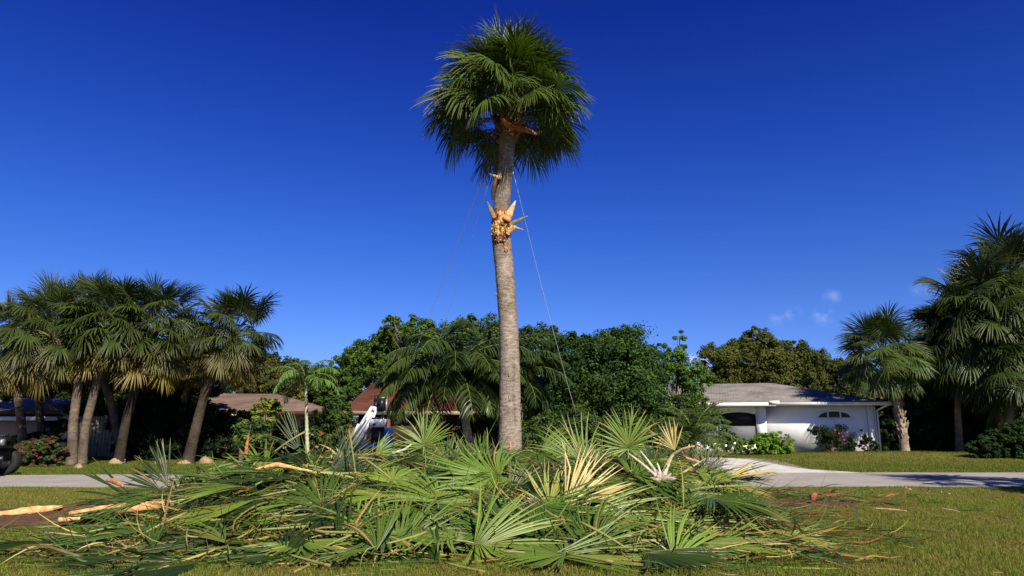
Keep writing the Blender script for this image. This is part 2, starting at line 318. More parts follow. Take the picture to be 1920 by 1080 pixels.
# ---------------------------------------------------------------- leaf geometry
UP = np.array([0, 0, 1.])
def nrm(v): return v/(np.linalg.norm(v, axis=-1, keepdims=True)+1e-9)
def fan(g, hub, t, s, R=1.0, spread=R_(220), n=44, st=6, grav=.5, rng=None, col=(.1, .16, .04), tip=(.3, .25, .08), tipa=.6, fold=.45, cup=.15, curl=.15, zf=None, wmul=1.0, split=.42, costa=.2, broken=0, two=None, kink=0, sweep=0):
    """palmate blade: pleated strips joined near the hub, free and drooping towards their tips"""
    hub = np.asarray(hub, float); t = nrm(np.asarray(t, float)); s = nrm(np.asarray(s, float)-np.dot(s, t)*t); nn = np.cross(t, s)
    if nn[2] < 0: nn = -nn
    th = np.linspace(-spread/2, spread/2, n); dth = th[1]-th[0]; thj = th+rng.normal(size=n)*dth*.22
    d0 = np.cos(thj)[:, None]*t+np.sin(thj)[:, None]*s+cup*nn*(np.abs(th)/(spread/2+1e-6))[:, None]
    w0 = -np.sin(th)[:, None]*t+np.cos(th)[:, None]*s
    L = R*(.70+.30*np.cos(th*.62))*(1+rng.normal(size=n)*.05)
    if broken: L = L*np.where(rng.random(n) < broken, .3+.5*rng.random(n), 1)
    u = np.linspace(0, 1, st+1)**.85; du = np.diff(u)
    p = hub+t*(costa*R*np.clip(np.cos(th*.9), 0, 1)**1.5)[:, None]*.6
    cj = rng.normal(size=(n, 1))*curl+sweep; gj = grav*(1+rng.normal(size=(n, 1))*.25)
    P = [hub+0*p+t*.01]; D = [d0]
    cur = p.copy()
    P = [cur.copy()]
    kk_ = rng.random((n, 1)) < kink; ku = rng.uniform(.35, .7); kd = rng.normal(size=3)*.45-UP*.5; kd = kd+rng.normal(size=(n, 3))*.25
    for k in range(st):
        um = (u[k]+u[k+1])/2; d = nrm(d0+w0*cj*um*1.5-UP*gj*um**1.6*2.0)
        if kink: d = nrm(np.where(kk_ & (um > ku), d*.55+kd, d))
        cur = cur+d*(L*du[k])[:, None]; P.append(cur.copy()); D.append(d)
    P = np.stack(P, 1); D = np.stack(D, 1)                         # n, st+1, 3
    uu = u[None, :]*np.ones((n, 1)); ln = uu*L[:, None]+.02*R
    wm = dth*split*L[:, None]*.5
    half = np.minimum(dth*ln*.5*1.04, wm)*np.where(uu < split+.05, 1, np.clip((1-uu)/(1-split-.05), 0, 1)**.75)*wmul
    half = np.maximum(half, .0012*R)
    ni = nrm(np.cross(D, np.repeat(w0[:, None], st+1, 1))); ni = np.where(ni[..., 2:3]*1+0 < 0, -ni, ni)
    W = w0[:, None]*half[..., None]
    lo = P-W; hi = P+W; mi = P+ni*(half*fold)[..., None]
    V = np.stack([lo, mi, hi], 2)                                   # n, st+1, 3, 3
    if zf is not None:
        fl = zf(V[..., 0], V[..., 1]); V[..., 2] = np.maximum(V[..., 2], fl+(V[..., 2]-P[..., None, 2]))
    k = st+1; a = (np.arange(n)[:, None]*k*3+np.arange(st)[None]*3)[..., None]+np.array([0, 1]); a = a.ravel()
    Q = np.stack([a, a+1, a+4, a+3], -1)
    col = np.asarray(col, float); tip = np.asarray(tip, float)
    br = (.78+.44*rng.random((n, 1, 1)))
    if two is not None:
        sel = (th > two[0]) & (th < two[1]); cb = np.where(sel[:, None], np.asarray(two[2]), col)[:, None, :]
    else: cb = col[None, None]
    if kink: cb = np.where((rng.random((n, 1, 1)) < .04), np.array([.26, .17, .06]), cb+np.zeros((n, 1, 3)))
    f = (np.clip((uu-.72)/.28, 0, 1)*tipa*(rng.random((n, 1))*1.3))[..., None]; f = np.clip(f, 0, 1)
    c = cb*br*(1-f)+tip*f
    C = np.repeat(c[:, :, None], 3, 2).copy(); C[:, :, 1] *= 1.25
    g.add(V.reshape(-1, 3), Q, C=C.reshape(-1, 3)); return g
def petiole(g, p, q, sag=.05, r0=.022, r1=.012, col=(.25, .3, .1), bcol=None, n=7, seg=6, zf=None):
    p = np.asarray(p, float); q = np.asarray(q, float); t = np.linspace(0, 1, n)[:, None]
    P = p*(1-t)+q*t+UP*sag*4*t*(1-t)
    if zf is not None: P[:, 2] = np.maximum(P[:, 2], zf(P[:, 0], P[:, 1])+.02)
    C = np.tile(np.asarray(col, float), (n, 1))
    if bcol is not None: C = C*t**.6+np.asarray(bcol)*(1-t**.6)
    g.tube(P, r0*(1-t[:, 0])+r1*t[:, 0], seg, C=C, flat=.6); return g
PG = np.array([.055, .095, .026]); PY = np.array([.30, .24, .06]); PBR = np.array([.30, .13, .035])
def sabal_variant(el, seed, R=1.0, P=.9, n=40, st=6, g=.55, col=PG, tip=PY, tipa=.35, dead=False, wm=1.0):
    """one frond in its own frame: x outwards, z up; the blade arches over so that its face looks outwards"""
    rng = np.random.default_rng(seed); G_ = G(); e = R_(el); sag = .30*cos(e)+.05
    t0 = np.array([cos(e), 0, sin(e)]); hub = t0*P+np.array([0, 0, -sag*P*.35])
    arch = np.interp(el, [-60, -20, 10, 40, 60, 75, 90], [8, 22, 40, 38, 16, 8, 4])+rng.normal()*17; e2 = e-R_(max(arch, 0)); e2 = max(e2, R_(-88))
    tt = np.array([cos(e2), 0, sin(e2)])
    petiole(G_, (0, 0, 0), hub, sag*P*.25, .026, .012, col=(.17, .20, .06), n=6, seg=5)
    roll = rng.normal()*.45; s = np.array([0, cos(roll), sin(roll)])
    sp = 250 if el < 60 else 190
    fan(G_, hub, tt, s, R, R_(sp), n, st, g, rng, col, tip, tipa, .7, -.25 if el < 60 else .15, .10, wmul=wm, costa=.3)
    return G_
def sabal_set(R, P, n, st, seed, col=PG, low=PY, wm=1.0, skirt=.5, g0=.5):
    out = []; rg = random.Random(seed)
    for k, el in enumerate([84, 70, 57, 45, 34, 23, 12, 0, -13, -27, -42, -58]):
        row = []
        for v in range(2):
            f = max(0, (-2-el)/56.); f = f*rg.uniform(.6, 1.2)
            c = np.asarray(col)*rg.uniform(.8, 1.25)*(1-f*skirt)+np.asarray(low)*min(1, f*skirt)
            pl = P*rg.uniform(.78, 1.15)*(1.05 if el > 40 else 1.0 if el > -20 else .85)
            gg = g0*(.35 if el > 60 else .55 if el > 30 else .85)*rg.uniform(.7, 1.3)
            G_ = sabal_variant(el, seed+k*7+v, R*(1.08 if el > 40 else 1), pl, n, st, gg, c, low if f > 0 else PY, .2+.7*f, wm=wm)
            row.append(G_.mesh('frond', M_PALM))
        out.append((el, row))
    return out
def put_fronds(root, top, fset, n, seed, lo=-58, hi=84, bias=1.0, open_front=None):
    rng = random.Random(seed)
    for k in range(n):
        u = (k+.5)/n; el = hi-(hi-lo)*u**bias+rng.gauss(0, 6); az = k*2.399963+rng.random()*.9
        if open_front is not None and sin(az) < -.35 and el < open_front: el = open_front+rng.random()*22; u *= .6
        cl = min(fset, key=lambda r: abs(r[0]-el))
        o = link('frond', cl[1][rng.randrange(2)], root)
        h = -.32*u
        o.location = (float(top[0])+.06*cos(az), float(top[1])+.06*sin(az), float(top[2])+h); o.rotation_euler = (rng.gauss(0, .10), rng.gauss(0, .10), az)
        s = rng.uniform(.84, 1.12); o.scale = (s, s, s)

# ---------------------------------------------------------------- the big palm
YT = 14.0
TR = [(957, 1010, 48), (957, 855, 43), (956, 780, 40), (956, 700, 38), (953, 600, 36.5), (945.5, 500, 35.5), (940, 450, 35), (939, 420, 33), (940, 395, 29.5), (943, 360, 29), (947, 325, 27), (950, 290, 28), (951.5, 255, 31), (952, 225, 30), (952, 200, 22)]
pts = np.array([at(x, y, YT) for x, y, w in TR]); pts[0] = (pts[1][0], YT, 0)
dep = np.array([YT*cos(PITCH)+(p[2]-CAMH)*sin(PITCH) for p in pts]); rad = np.array([w for _, _, w in TR])*dep/F/2
rad[0] = .27
zs = np.arange(0, pts[-1][2], .025); k = len(zs); seg = 40
cx = np.interp(zs, pts[:, 2], pts[:, 0]); rr = np.interp(zs, pts[:, 2], rad)
ker = np.hanning(15); ker /= ker.sum(); pad = lambda a: np.convolve(np.pad(a, 7, mode='edge'), ker, 'valid'); cx = pad(cx); rr = pad(rr)
rng = np.random.default_rng(11); ang = np.arange(seg)*2*pi/seg
ringr = np.zeros(k); z = 0
steps = []
while z < zs[-1]: steps.append(z); z += rng.uniform(.045, .1)
ph = (zs[:, None]+.016*np.sin(ang*3+zs[:, None]*4)+.012*np.sin(ang*7+zs[:, None]*9)+.01*np.sin(ang*2-zs[:, None]*13))
idx = np.searchsorted(steps, ph)-1; idx = np.clip(idx, 0, len(steps)-2); st_ = np.array(steps)
fr = (ph-st_[idx])/(st_[idx+1]-st_[idx]); amp = rng.uniform(.2, 1, len(steps))[idx]
disp = -.009*amp*(fr > .78)+.005*fr+rng.normal(size=(k, seg))*.0028+.006*np.sin(ang*2+zs[:, None]*1.3)
V = np.stack([cx[:, None]+(rr[:, None]+disp)*np.cos(ang), YT+(rr[:, None]+disp)*np.sin(ang), np.broadcast_to(zs[:, None], (k, seg))], -1).reshape(-1, 3)
i = np.arange(k-1)[:, None]*seg; j = np.arange(seg)[None]; Q = np.stack([i+j, i+(j+1) % seg, i+(j+1) % seg+seg, i+j+seg], -1).reshape(-1, 4)
C = np.ones((k, seg, 3))*(.82+.28*rng.random((k, seg, 1)))*(1-.45*(fr[..., None] > .86)*amp[..., None])
front = np.cos(ang+pi/2-.5)[None]; # stain down the right front of the lower trunk
stain = np.exp(-((ang[None]-(1.5*pi+.42+.06*np.sin(zs[:, None]*5)))/.16)**2)*sstep((3.4-zs[:, None])/1.2)*sstep((zs[:, None]-1.2)/.5)*(.4+.6*rng.random((k, 1)))
C *= (1-.5*stain)[..., None]
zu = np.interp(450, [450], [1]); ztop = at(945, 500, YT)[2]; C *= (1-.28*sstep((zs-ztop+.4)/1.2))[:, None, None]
top = np.array([pts[-2][0], YT, pts[-2][2]+.1])
palm = thing('sabal_palm', 'tall lone fan palm with split orange wood on its trunk, standing in the pile', 'palm tree', (pts[0][0], YT, 0))
def rel(a): return np.asarray(a)-np.array([pts[0][0], YT, 0])
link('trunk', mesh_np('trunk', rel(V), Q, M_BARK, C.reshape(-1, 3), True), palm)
FS = sabal_set(.84, 1.06, 50, 7, 100, col=(.050, .080, .013), low=(.12, .115, .018), wm=1.0, skirt=.45, g0=.85)
put_fronds(palm, rel(top+np.array([0, 0, .24])), FS, 100, 3, -8, 82, .95, 4)
# bare bud and fibrous boots hidden among the stalks
g = G(); rng = np.random.default_rng(4)
for q in range(34):
    az = rng.random()*2*pi; z0 = top[2]-.75+rng.random()*.8; r0 = .13; L_ = .22+.2*rng.random()
    p0 = top*[1, 1, 0]+np.array([cos(az)*r0, sin(az)*r0, z0]); p1 = p0+np.array([cos(az)*L_*.6, sin(az)*L_*.6, L_*.75])
    c = np.array([.20, .11, .055])*(.5+rng.random()); g.tube(np.array([p0, (p0+p1)/2+[0, 0, -.02], p1]), [.05, .04, .022], 6, C=c)
g.V = [rel(v) for v in g.V]; g.obj('leaf_base', M_SPLIT, palm)
# exposed wood: a bulging fibrous wound half way up
g = G(); rng = np.random.default_rng(8)
def onT(px, py, out=.0):
    p = at(px, py, YT); c = np.interp(p[2], zs, cx); r = np.interp(p[2], zs, rr); dx = np.clip((p[0]-c)/r, -.98, .98)
    return np.array([c+dx*(r+out), YT-math.sqrt(1-dx*dx)*(r+out), p[2]])
def wound(x0, x1, y0, y1, out, col, n=26, m=26, edge=.3, seed=0):
    rng = np.random.default_rng(seed); Vv = []; Cc = []; strand = rng.normal(size=n+1)*1.2
    for a_ in range(m+1):
        for b_ in range(n+1):
            v_ = a_/m; u_ = b_/n; wob = 1+.16*sin(a_*1.3+seed)+.12*sin(a_*3.1+2)
            xx = (x0+x1)/2+(x1-x0)*(u_-.5)*wob*(1 if v_ < .8 else 1-(v_-.8)*1.5); yy = y0+(y1-y0)*v_+(y1-y0)*.10*sin(b_*1.1+seed)*(1 if v_ > .5 else -.8)*abs(v_-.5)*2+(y1-y0)*.06*sin(b_*2.9)
            e_ = min(u_, 1-u_, v_, 1-v_)*2
            Vv.append(onT(xx, yy, out*min(1, e_/edge)*(0.7+.3*sin(u_*pi))+(.004*strand[b_]+.012*sin(a_*.55+b_*.9+seed)+.006*rng.normal())*min(1, e_*3)-.012*(e_ <= 0)))
            bl_ = .5+.5*sin(a_*.45+2*sin(b_*.7+seed)+strand[b_]); c = np.array(col)*(.45+.45*bl_+.4*rng.random()); 
            if rng.random() < .10+.25*(bl_ < .25): c = np.array([.36, .10, .03])
            if e_ < .16: c = np.array([.33, .09, .03])
            Cc.append(c)
    a_ = np.arange(m)[:, None]*(n+1)+np.arange(n)[None]; a_ = a_.ravel()
    g = G(); g.add(rel(np.array(Vv)), np.stack([a_, a_+n+1, a_+n+2, a_+1], -1), C=np.array(Cc)); return g
wound(923, 956, 396, 446, .032, (.88, .46, .14), seed=1).obj('exposed_wood', M_SPLIT, palm)
wound(924, 946, 418, 450, .065, (1.0, .60, .20), seed=5).obj('exposed_wood', M_SPLIT, palm)
wound(926, 949, 444, 460, .03, (.60, .34, .20), seed=2).obj('exposed_wood', M_SPLIT, palm)
wound(944, 953, 456, 478, .022, (.62, .28, .12), 8, 16, seed=3).obj('exposed_wood', M_SPLIT, palm)
wound(928, 942, 328, 342, .02, (.62, .34, .14), 10, 10, seed=6).obj('exposed_wood', M_SPLIT, palm)
wound(953, 958, 742, 754, .012, (.62, .42, .26), 6, 8, seed=7).obj('bark_scar', M_SPLIT, palm)
wound(952, 960, 830, 846, .012, (.62, .38, .2), 6, 8, seed=9).obj('bark_scar', M_SPLIT, palm)
wound(953, 957, 700, 708, .010, (.55, .42, .3), 6, 6, seed=10).obj('bark_scar', M_SPLIT, palm)
def spike(name, path, rads, col, seed, parent=palm, seg=9, mat=None, y0=-.2, dy=0):
    rng = np.random.default_rng(seed); P = [at(x, y, YT+y0+dy*i_) for i_, (x, y) in enumerate(path)]
    P = np.array(P); t = np.linspace(0, 1, 12); k_ = np.linspace(0, 1, len(P)); P2 = np.stack([np.interp(t, k_, P[:, c]) for c in range(3)], -1)
    r = np.interp(t, np.linspace(0, 1, len(rads)), rads); C = np.asarray(col)*(.7+.5*rng.random((12, 1))); C[:4] = C[:4]*.6+np.array([.45, .15, .04])*.4
    g = G(); g.tube(rel(P2), r, seg, C=C, jit=.3, rng=rng, flat=.55); g.obj(name, mat or M_SPLIT, parent)
spike('leaf_stub', [(927, 410), (921, 395), (913, 377)], [.055, .05, .006], (.30, .24, .10), 1)
spike('leaf_stub', [(948, 414), (954, 402), (961, 388), (967, 376)], [.10, .08, .055, .008], (.95, .58, .26), 2)
spike('leaf_stub', [(952, 425), (965, 416), (990, 405)], [.07, .045, .01], (.26, .22, .08), 3, y0=-.1)
spike('leaf_stub', [(952, 434), (964, 426), (970, 428), (982, 431)], [.09, .05, .03, .006], (.50, .36, .14), 4, y0=-.1)
spike('leaf_stub', [(951, 440), (956, 432), (960, 422)], [.05, .035, .01], (.75, .52, .2), 5)
spike('leaf_stub', [(940, 334), (930, 331), (918, 326)], [.05, .035, .008], (.80, .50, .22), 6)
spike('leaf_stub', [(930, 332), (926, 350), (924, 366), (924, 374)], [.035, .05, .04, .02], (.06, .04, .03), 7)
spike('leaf_stub', [(932, 552), (929, 551), (930, 556)], [.03, .02, .01], (.3, .22, .12), 8)
spike('leaf_stub', [(965, 238), (985, 243), (1007, 252)], [.07, .06, .03], (.42, .13, .045), 9, y0=-.42, dy=-.05)
spike('leaf_stub', [(962, 240), (950, 232), (940, 221)], [.08, .06, .02], (.75, .22, .09), 10, y0=-.36, dy=-.06)
spike('leaf_stub', [(975, 245), (968, 234), (985, 230)], [.08, .07, .02], (.5, .11, .04), 11, y0=-.33, dy=-.04)
spike('leaf_stub', [(952, 180), (955, 172), (958, 168)], [.04, .035, .01], (.6, .36, .2), 12, y0=-.5)
# dead frond hanging beside the trunk
g = G(); rng = np.random.default_rng(77); hb = at(908, 296, YT-.1)
fan(g, rel(hb), (-.1, 0, -1), (1, .2, 0), .62, R_(70), 22, 5, .5, rng, (.025, .035, .018), (.1, .05, .02), .5, curl=.2)
petiole(g, rel(at(935, 255, YT)), rel(hb), .02, .03, .015, col=(.1, .07, .04)); g.obj('hanging_frond', M_PALM, palm)

# ---------------------------------------------------------------- ropes bracing the palm
def rope(p, q, r, label):
    t = np.linspace(0, 1, 24)[:, None]; P = p*(1-t)+q*t; P[:, 2] -= (.25*4*t*(1-t))[:, 0]*.6
    g = G(); g.tube(P-p, r, 5); o = g.obj('guy_rope', M_ROPE, None, loc=p); tag(o, label, 'rope', 'ropes bracing the tall palm')
rope(at(906, 332, 14.0), at(742, 742, 27), .006, 'longest rope, from the crown down to the lift, left of the trunk')
rope(at(914, 350, 14.1), at(777, 772, 25), .0035, 'fainter rope just left of the trunk, inside the long one')
rope(at(962, 322, 13.9), at(1080, 775, 21), .0055, 'single rope running down to the right of the trunk')

# ---------------------------------------------------------------- the pile of cut fronds
used_labels = {}
def zone(x, y, z):
    d = np.array([x, y, z-CAMH]); fw = y*cos(PITCH)+d[2]*sin(PITCH); px = 960+F*x/fw; py = 540-F*(d[2]*cos(PITCH)-y*sin(PITCH))/fw
    cols = [(170, 'at far left'), (330, 'by the split logs'), (480, 'below the stones'), (620, 'near the orange-based stalk'), (760, 'below the lift'), (890, 'left of the trunk'), (1010, 'before the trunk'), (1130, 'right of the trunk'), (1260, 'by the palm heart'), (1390, 'beside the driveway'), (1500, 'on the right slope'), (9999, 'at far right')]
    c = next(n for l, n in cols if px < l)
    r = 'on the crest' if py < 850 else 'high' if py < 900 else 'midway' if py < 960 else 'low' if py < 1020 else 'at the edge'
    return c, r
def compass(a):
    a = (math.degrees(a)+360) % 360
    return ['right', 'up and right', 'up', 'up and left', 'left', 'down and left', 'down', 'down and right'][int((a+22.5)//45) % 8]
def cutfrond(x, y, z, al, b, spread=200, R=.95, P=.8, kind='green', n=40, grav=.35, seed=0, drape=True, yaw=0, sweep=0, label=None, curl=.18, pal=None, two=None, prad=1.0, fold=.8, bcol=(.26, .2, .07)):
    rng = np.random.default_rng(seed); al = R_(al); b = R_(b); yw = R_(yaw)
    u = np.array([cos(yw), sin(yw), 0]); v = np.array([-sin(yw)*cos(b), cos(yw)*cos(b), sin(b)])
    t = cos(al)*u+sin(al)*v; s = -sin(al)*u+cos(al)*v; hub = np.array([x, y, z])
    cols = {'bright': (.120, .178, .024), 'green': (.050, .092, .013), 'dark': (.020, .040, .007), 'yellow': (.17, .19, .028), 'dry': (.50, .38, .14)}
    c = np.array(cols[kind])*rng.uniform(.85, 1.15); tip = {'dry': (.5, .38, .15)}.get(kind, (.34, .28, .07))
    lay = rng.uniform(-.06, .10); off = -hub
    zf = (lambda X, Y: np.where(np.hypot(X+hub[0], Y+hub[1]-YT) < .4, pile(X+hub[0], Y+hub[1])+.1, pile(X+hub[0], Y+hub[1])+lay)-hub[2]) if drape else (lambda X, Y: .02+0*X-hub[2])
    cc, rr_ = zone(x, y, z); st = 'folded' if spread < 90 else 'half-open' if spread < 150 else 'wide-open'
    kk = {'bright': 'bright', 'green': 'green', 'dark': 'dark', 'yellow': 'yellowing', 'dry': 'straw-coloured'}[kind]
    size = 'small' if R < .72 else 'large' if R > .95 else 'mid-sized'
    lb = label or f'{size} {kk} {st} frond pointing {compass(al)}, {rr_} {cc}'
    if label is None and lb in used_labels: return None
    used_labels[lb] = used_labels.get(lb, 0)+1
    root = thing('cut_palm_frond', lb, 'palm frond', hub, 0, 'cut fronds heaped in the pile')
    g = G(); fan(g, (0, 0, 0), t, s, R, R_(spread), n, 6, grav, rng, c, tip, .55, fold, .18, curl, zf=zf, costa=.22, broken=.04, two=two, split=.5, wmul=1.0, sweep=sweep, kink=rng.choice([0.001, .15, .5, .9]) if label is None else .1)
    g.obj('blade', M_CUT, root)
    if P > 0:
        g = G(); pd = nrm(-t+rng.normal(size=3)*.12); e_ = pd*P
        if pal is not None: e_ = np.asarray(pal)-hub
        pc = np.array({'dry': (.5, .36, .15)}.get(kind, (.22, .27, .07)))*rng.uniform(.8, 1.15)
        petiole(g, e_, (0, 0, 0), .03*P, (.018*prad), .010*prad, col=pc, bcol=bcol, zf=zf if drape else (lambda X, Y: -hub[2]+.0+0*X)); g.obj('petiole', M_PET, root, True)
    return root
def at_p(px, py, Y): return at(px, py, Y)
def H(px, py, Y, al, b, **k):                      # a frond one can pick out in the photograph
    p = at(px, py, Y); return cutfrond(p[0], p[1], max(p[2], .04), al, b, **k)
sd = 9000
HERO = [
 # px, py, Y, direction, plane tilt, options
 (795, 838, 12.6, 92, 78, dict(spread=200, R=.62, P=.5, kind='bright', grav=.08, label='upright green fan standing on the crest below the red-brown roof')),
 (1178, 842, 11.6, 88, 82, dict(spread=250, R=.66, P=.6, kind='bright', grav=.12, n=46, label='largest upright fan, rising from the crest right of the trunk')),
 (1225, 872, 11.2, 80, 80, dict(spread=210, R=.40, P=.4, kind='dark', grav=.1, label='small dark upright fan beside the pale torn palm heart')),
 (902, 902, 10.8, 168, 50, dict(spread=235, R=.98, P=.5, kind='green', grav=.12, n=50, label='big wide-open fan facing the camera, left of the trunk foot')),
 (888, 1018, 8.2, -12, 40, dict(spread=185, R=1.0, P=.4, kind='bright', grav=.1, n=46, label='big bright fan on the front edge of the pile, opening right')),
 (980, 966, 9.2, -52, 55, dict(spread=60, R=.85, P=.5, kind='bright', grav=.05, n=20, fold=.2, label='unsplit smooth blade wedge above the big front fan')),
 (1050, 966, 9.4, 48, 62, dict(spread=75, R=.98, P=.3, kind='dry', grav=.05, n=24, label='pale straw fan opening up and right in the middle of the pile')),
 (1052, 970, 9.2, -12, 35, dict(spread=80, R=1.3, P=.3, kind='bright', grav=.1, n=26, label='bright folded fan running right from under the straw fan')),
 (1012, 1042, 7.9, -4, 32, dict(spread=62, R=1.15, P=.4, kind='bright', grav=.06, n=24, label='long half-folded blade lying right along the front edge')),
 (668, 898, 10.6, -58, 66, dict(spread=170, R=.62, P=.9, kind='bright', grav=.35, label='fan drooping down below the white lift')),
 (672, 992, 9.3, 225, 50, dict(spread=200, R=.55, P=.5, kind='green', grav=.3, label='small crumpled fan low down below the lift')),
 (735, 1028, 8.3, 30, 42, dict(spread=130, R=.9, P=.2, kind='bright', grav=.15, label='pale grey-green fan opening right, front left of centre')),
 (1075, 868, 13.0, 5, 40, dict(spread=150, R=.9, P=.5, kind='bright', grav=.2, label='light green fan directly behind the trunk on its right')),
 (1010, 846, 14.4, 18, 42, dict(spread=110, R=.85, P=.5, kind='bright', grav=.2, label='light green fan rising just right of the trunk')),
 (1105, 880, 12.2, 160, 70, dict(spread=150, R=1.05, P=.5, kind='bright', grav=.2, label='long light fan spreading left towards the trunk')),
 (1135, 905, 11.2, 178, 70, dict(spread=160, R=.85, P=.5, kind='dark', grav=.2, label='dark fan opening left, right of the trunk')),
 (645, 878, 11.6, 80, 80, dict(spread=60, R=.62, P=.6, kind='dark', grav=.05, n=18, label='dark folded fan standing up in front of the white lift')),
 (605, 895, 11.2, 30, 60, dict(spread=80, R=.85, P=.4, kind='dark', grav=.12, n=26, label='dark fan leaning right in front of the white lift')),
 (570, 858, 11.8, 128, 75, dict(spread=50, R=.80, P=.5, kind='dark', grav=.04, n=14, label='dark spiky folded frond leaning left below the small slender palm')),
 (510, 850, 11.4, 215, 60, dict(spread=45, R=1.35, P=.6, kind='bright', grav=.3, n=18, label='long bright folded frond sweeping down left from the crest')),
 (318, 915, 11.2, 128, 70, dict(spread=60, R=.75, P=.4, kind='dark', grav=.05, n=12, label='dark spiky frond pointing up left over the road')),
 (310, 920, 11.0, 168, 55, dict(spread=60, R=.75, P=.4, kind='dark', grav=.1, n=14, label='dark frond pointing left over the road edge')),
 (285, 945, 10.8, 178, 45, dict(spread=55, R=1.35, P=.3, kind='dark', grav=.18, n=20, label='dark arching frond reaching left over the split log')),
 (420, 960, 10.2, 40, 45, dict(spread=60, R=.9, P=.6, kind='green', grav=.3, n=22, label='folded frond leaning right left of centre')),
 (840, 880, 12.2, 100, 60, dict(spread=100, R=.6, P=.4, kind='green', grav=.1, n=26, label='spiky half-open fan on the crest just left of the trunk')),
 (700, 852, 12.6, 20, 60, dict(spread=120, R=.5, P=.6, kind='bright', grav=.3, label='light fan on the crest right of the lift')),
 (1320, 895, 11.2, 62, 70, dict(spread=190, R=.55, P=.6, kind='dark', grav=.25, label='drooping dark fan in front of the driveway')),
 (1350, 900, 11.3, 12, 40, dict(spread=50, R=.85, P=.5, kind='dark', grav=.1, n=16, label='dark folded frond reaching right over the driveway')),
 (1365, 945, 10.4, 168, 50, dict(spread=50, R=.75, P=.4, kind='bright', grav=.15, n=16, label='bright folded blade on the right slope')),
 (1385, 985, 9.6, 30, 45, dict(spread=70, R=.5, P=.4, kind='dry', grav=.1, n=14, label='small straw-coloured fan at the right of the pile')),
 (1420, 1010, 9.0, -10, 30, dict(spread=50, R=.8, P=.8, kind='yellow', grav=.05, n=16, label='yellowing folded frond pointing right at the right tail')),
 (1500, 1030, 8.9, 150, 40, dict(spread=40, R=.45, P=.3, kind='bright', grav=.05, n=12, label='bright wedge of blade at the lower right end')),
 (1180, 1000, 9.0, -8, 30, dict(spread=80, R=1.25, P=.5, kind='bright', grav=.1, n=28, label='broad bright frond lying right in front of the palm heart')),
 (1240, 975, 9.8, 25, 45, dict(spread=90, R=.9, P=.5, kind='green', grav=.15, label='half-open green fan below the palm heart')),
 (785, 905, 11.4, 15, 60, dict(spread=120, R=.65, P=.6, kind='bright', grav=.25, label='bright fan lying right, left of the trunk foot')),
 (540, 960, 9.8, 200, 40, dict(spread=70, R=1.2, P=.6, kind='green', grav=.15, label='broad folded frond sweeping left in the left half')),
 (480, 1010, 8.6, 192, 30, dict(spread=45, R=1.3, P=.6, kind='dark', grav=.1, n=20, label='dark folded frond sweeping left low down on the left')),
 (330, 1005, 9.0, 186, 28, dict(spread=40, R=1.45, P=.6, kind='green', grav=.08, n=20, label='long folded frond lying on the grass at the left')),
 (600, 1030, 8.1, 205, 30, dict(spread=40, R=1.1, P=.5, kind='green', grav=.08, n=18, label='folded frond on the front edge left of centre, tip down left')),
 (1268, 850, 11.6, 110, 75, dict(spread=80, R=.5, P=.4, kind='dry', grav=.1, n=14, label='thin straw-coloured fan behind the broken orange stalk')),
 (950, 935, 10.2, 62, 60, dict(spread=50, R=.62, P=.3, kind='green', grav=.1, n=14, label='narrow green fan right in front of the trunk foot')),
 (1030, 958, 9.6, 82, 70, dict(spread=120, R=.62, P=.3, kind='yellow', grav=.12, n=26, label='yellow-green upright fan in front of the trunk, left of the straw one')),
 (1160, 960, 9.9, 175, 50, dict(spread=140, R=.6, P=.4, kind='yellow', grav=.2, label='yellowing fan right of the straw one')),
 (905, 870, 13.0, 120, 50, dict(spread=120, R=.5, P=.3, kind='dark', grav=.1, label='dark fan standing behind the crest at the left of the trunk')),
 (1290, 1040, 8.2, 5, 25, dict(spread=60, R=1.0, P=.6, kind='bright', grav=.05, n=20, label='bright blade lying flat at the front edge right of centre')),
]
for q, (px, py, Yh, al, b, k) in enumerate(HERO): H(px, py, Yh, al, b, seed=sd+q, **k)
rng = random.Random(21)
cnt = 0
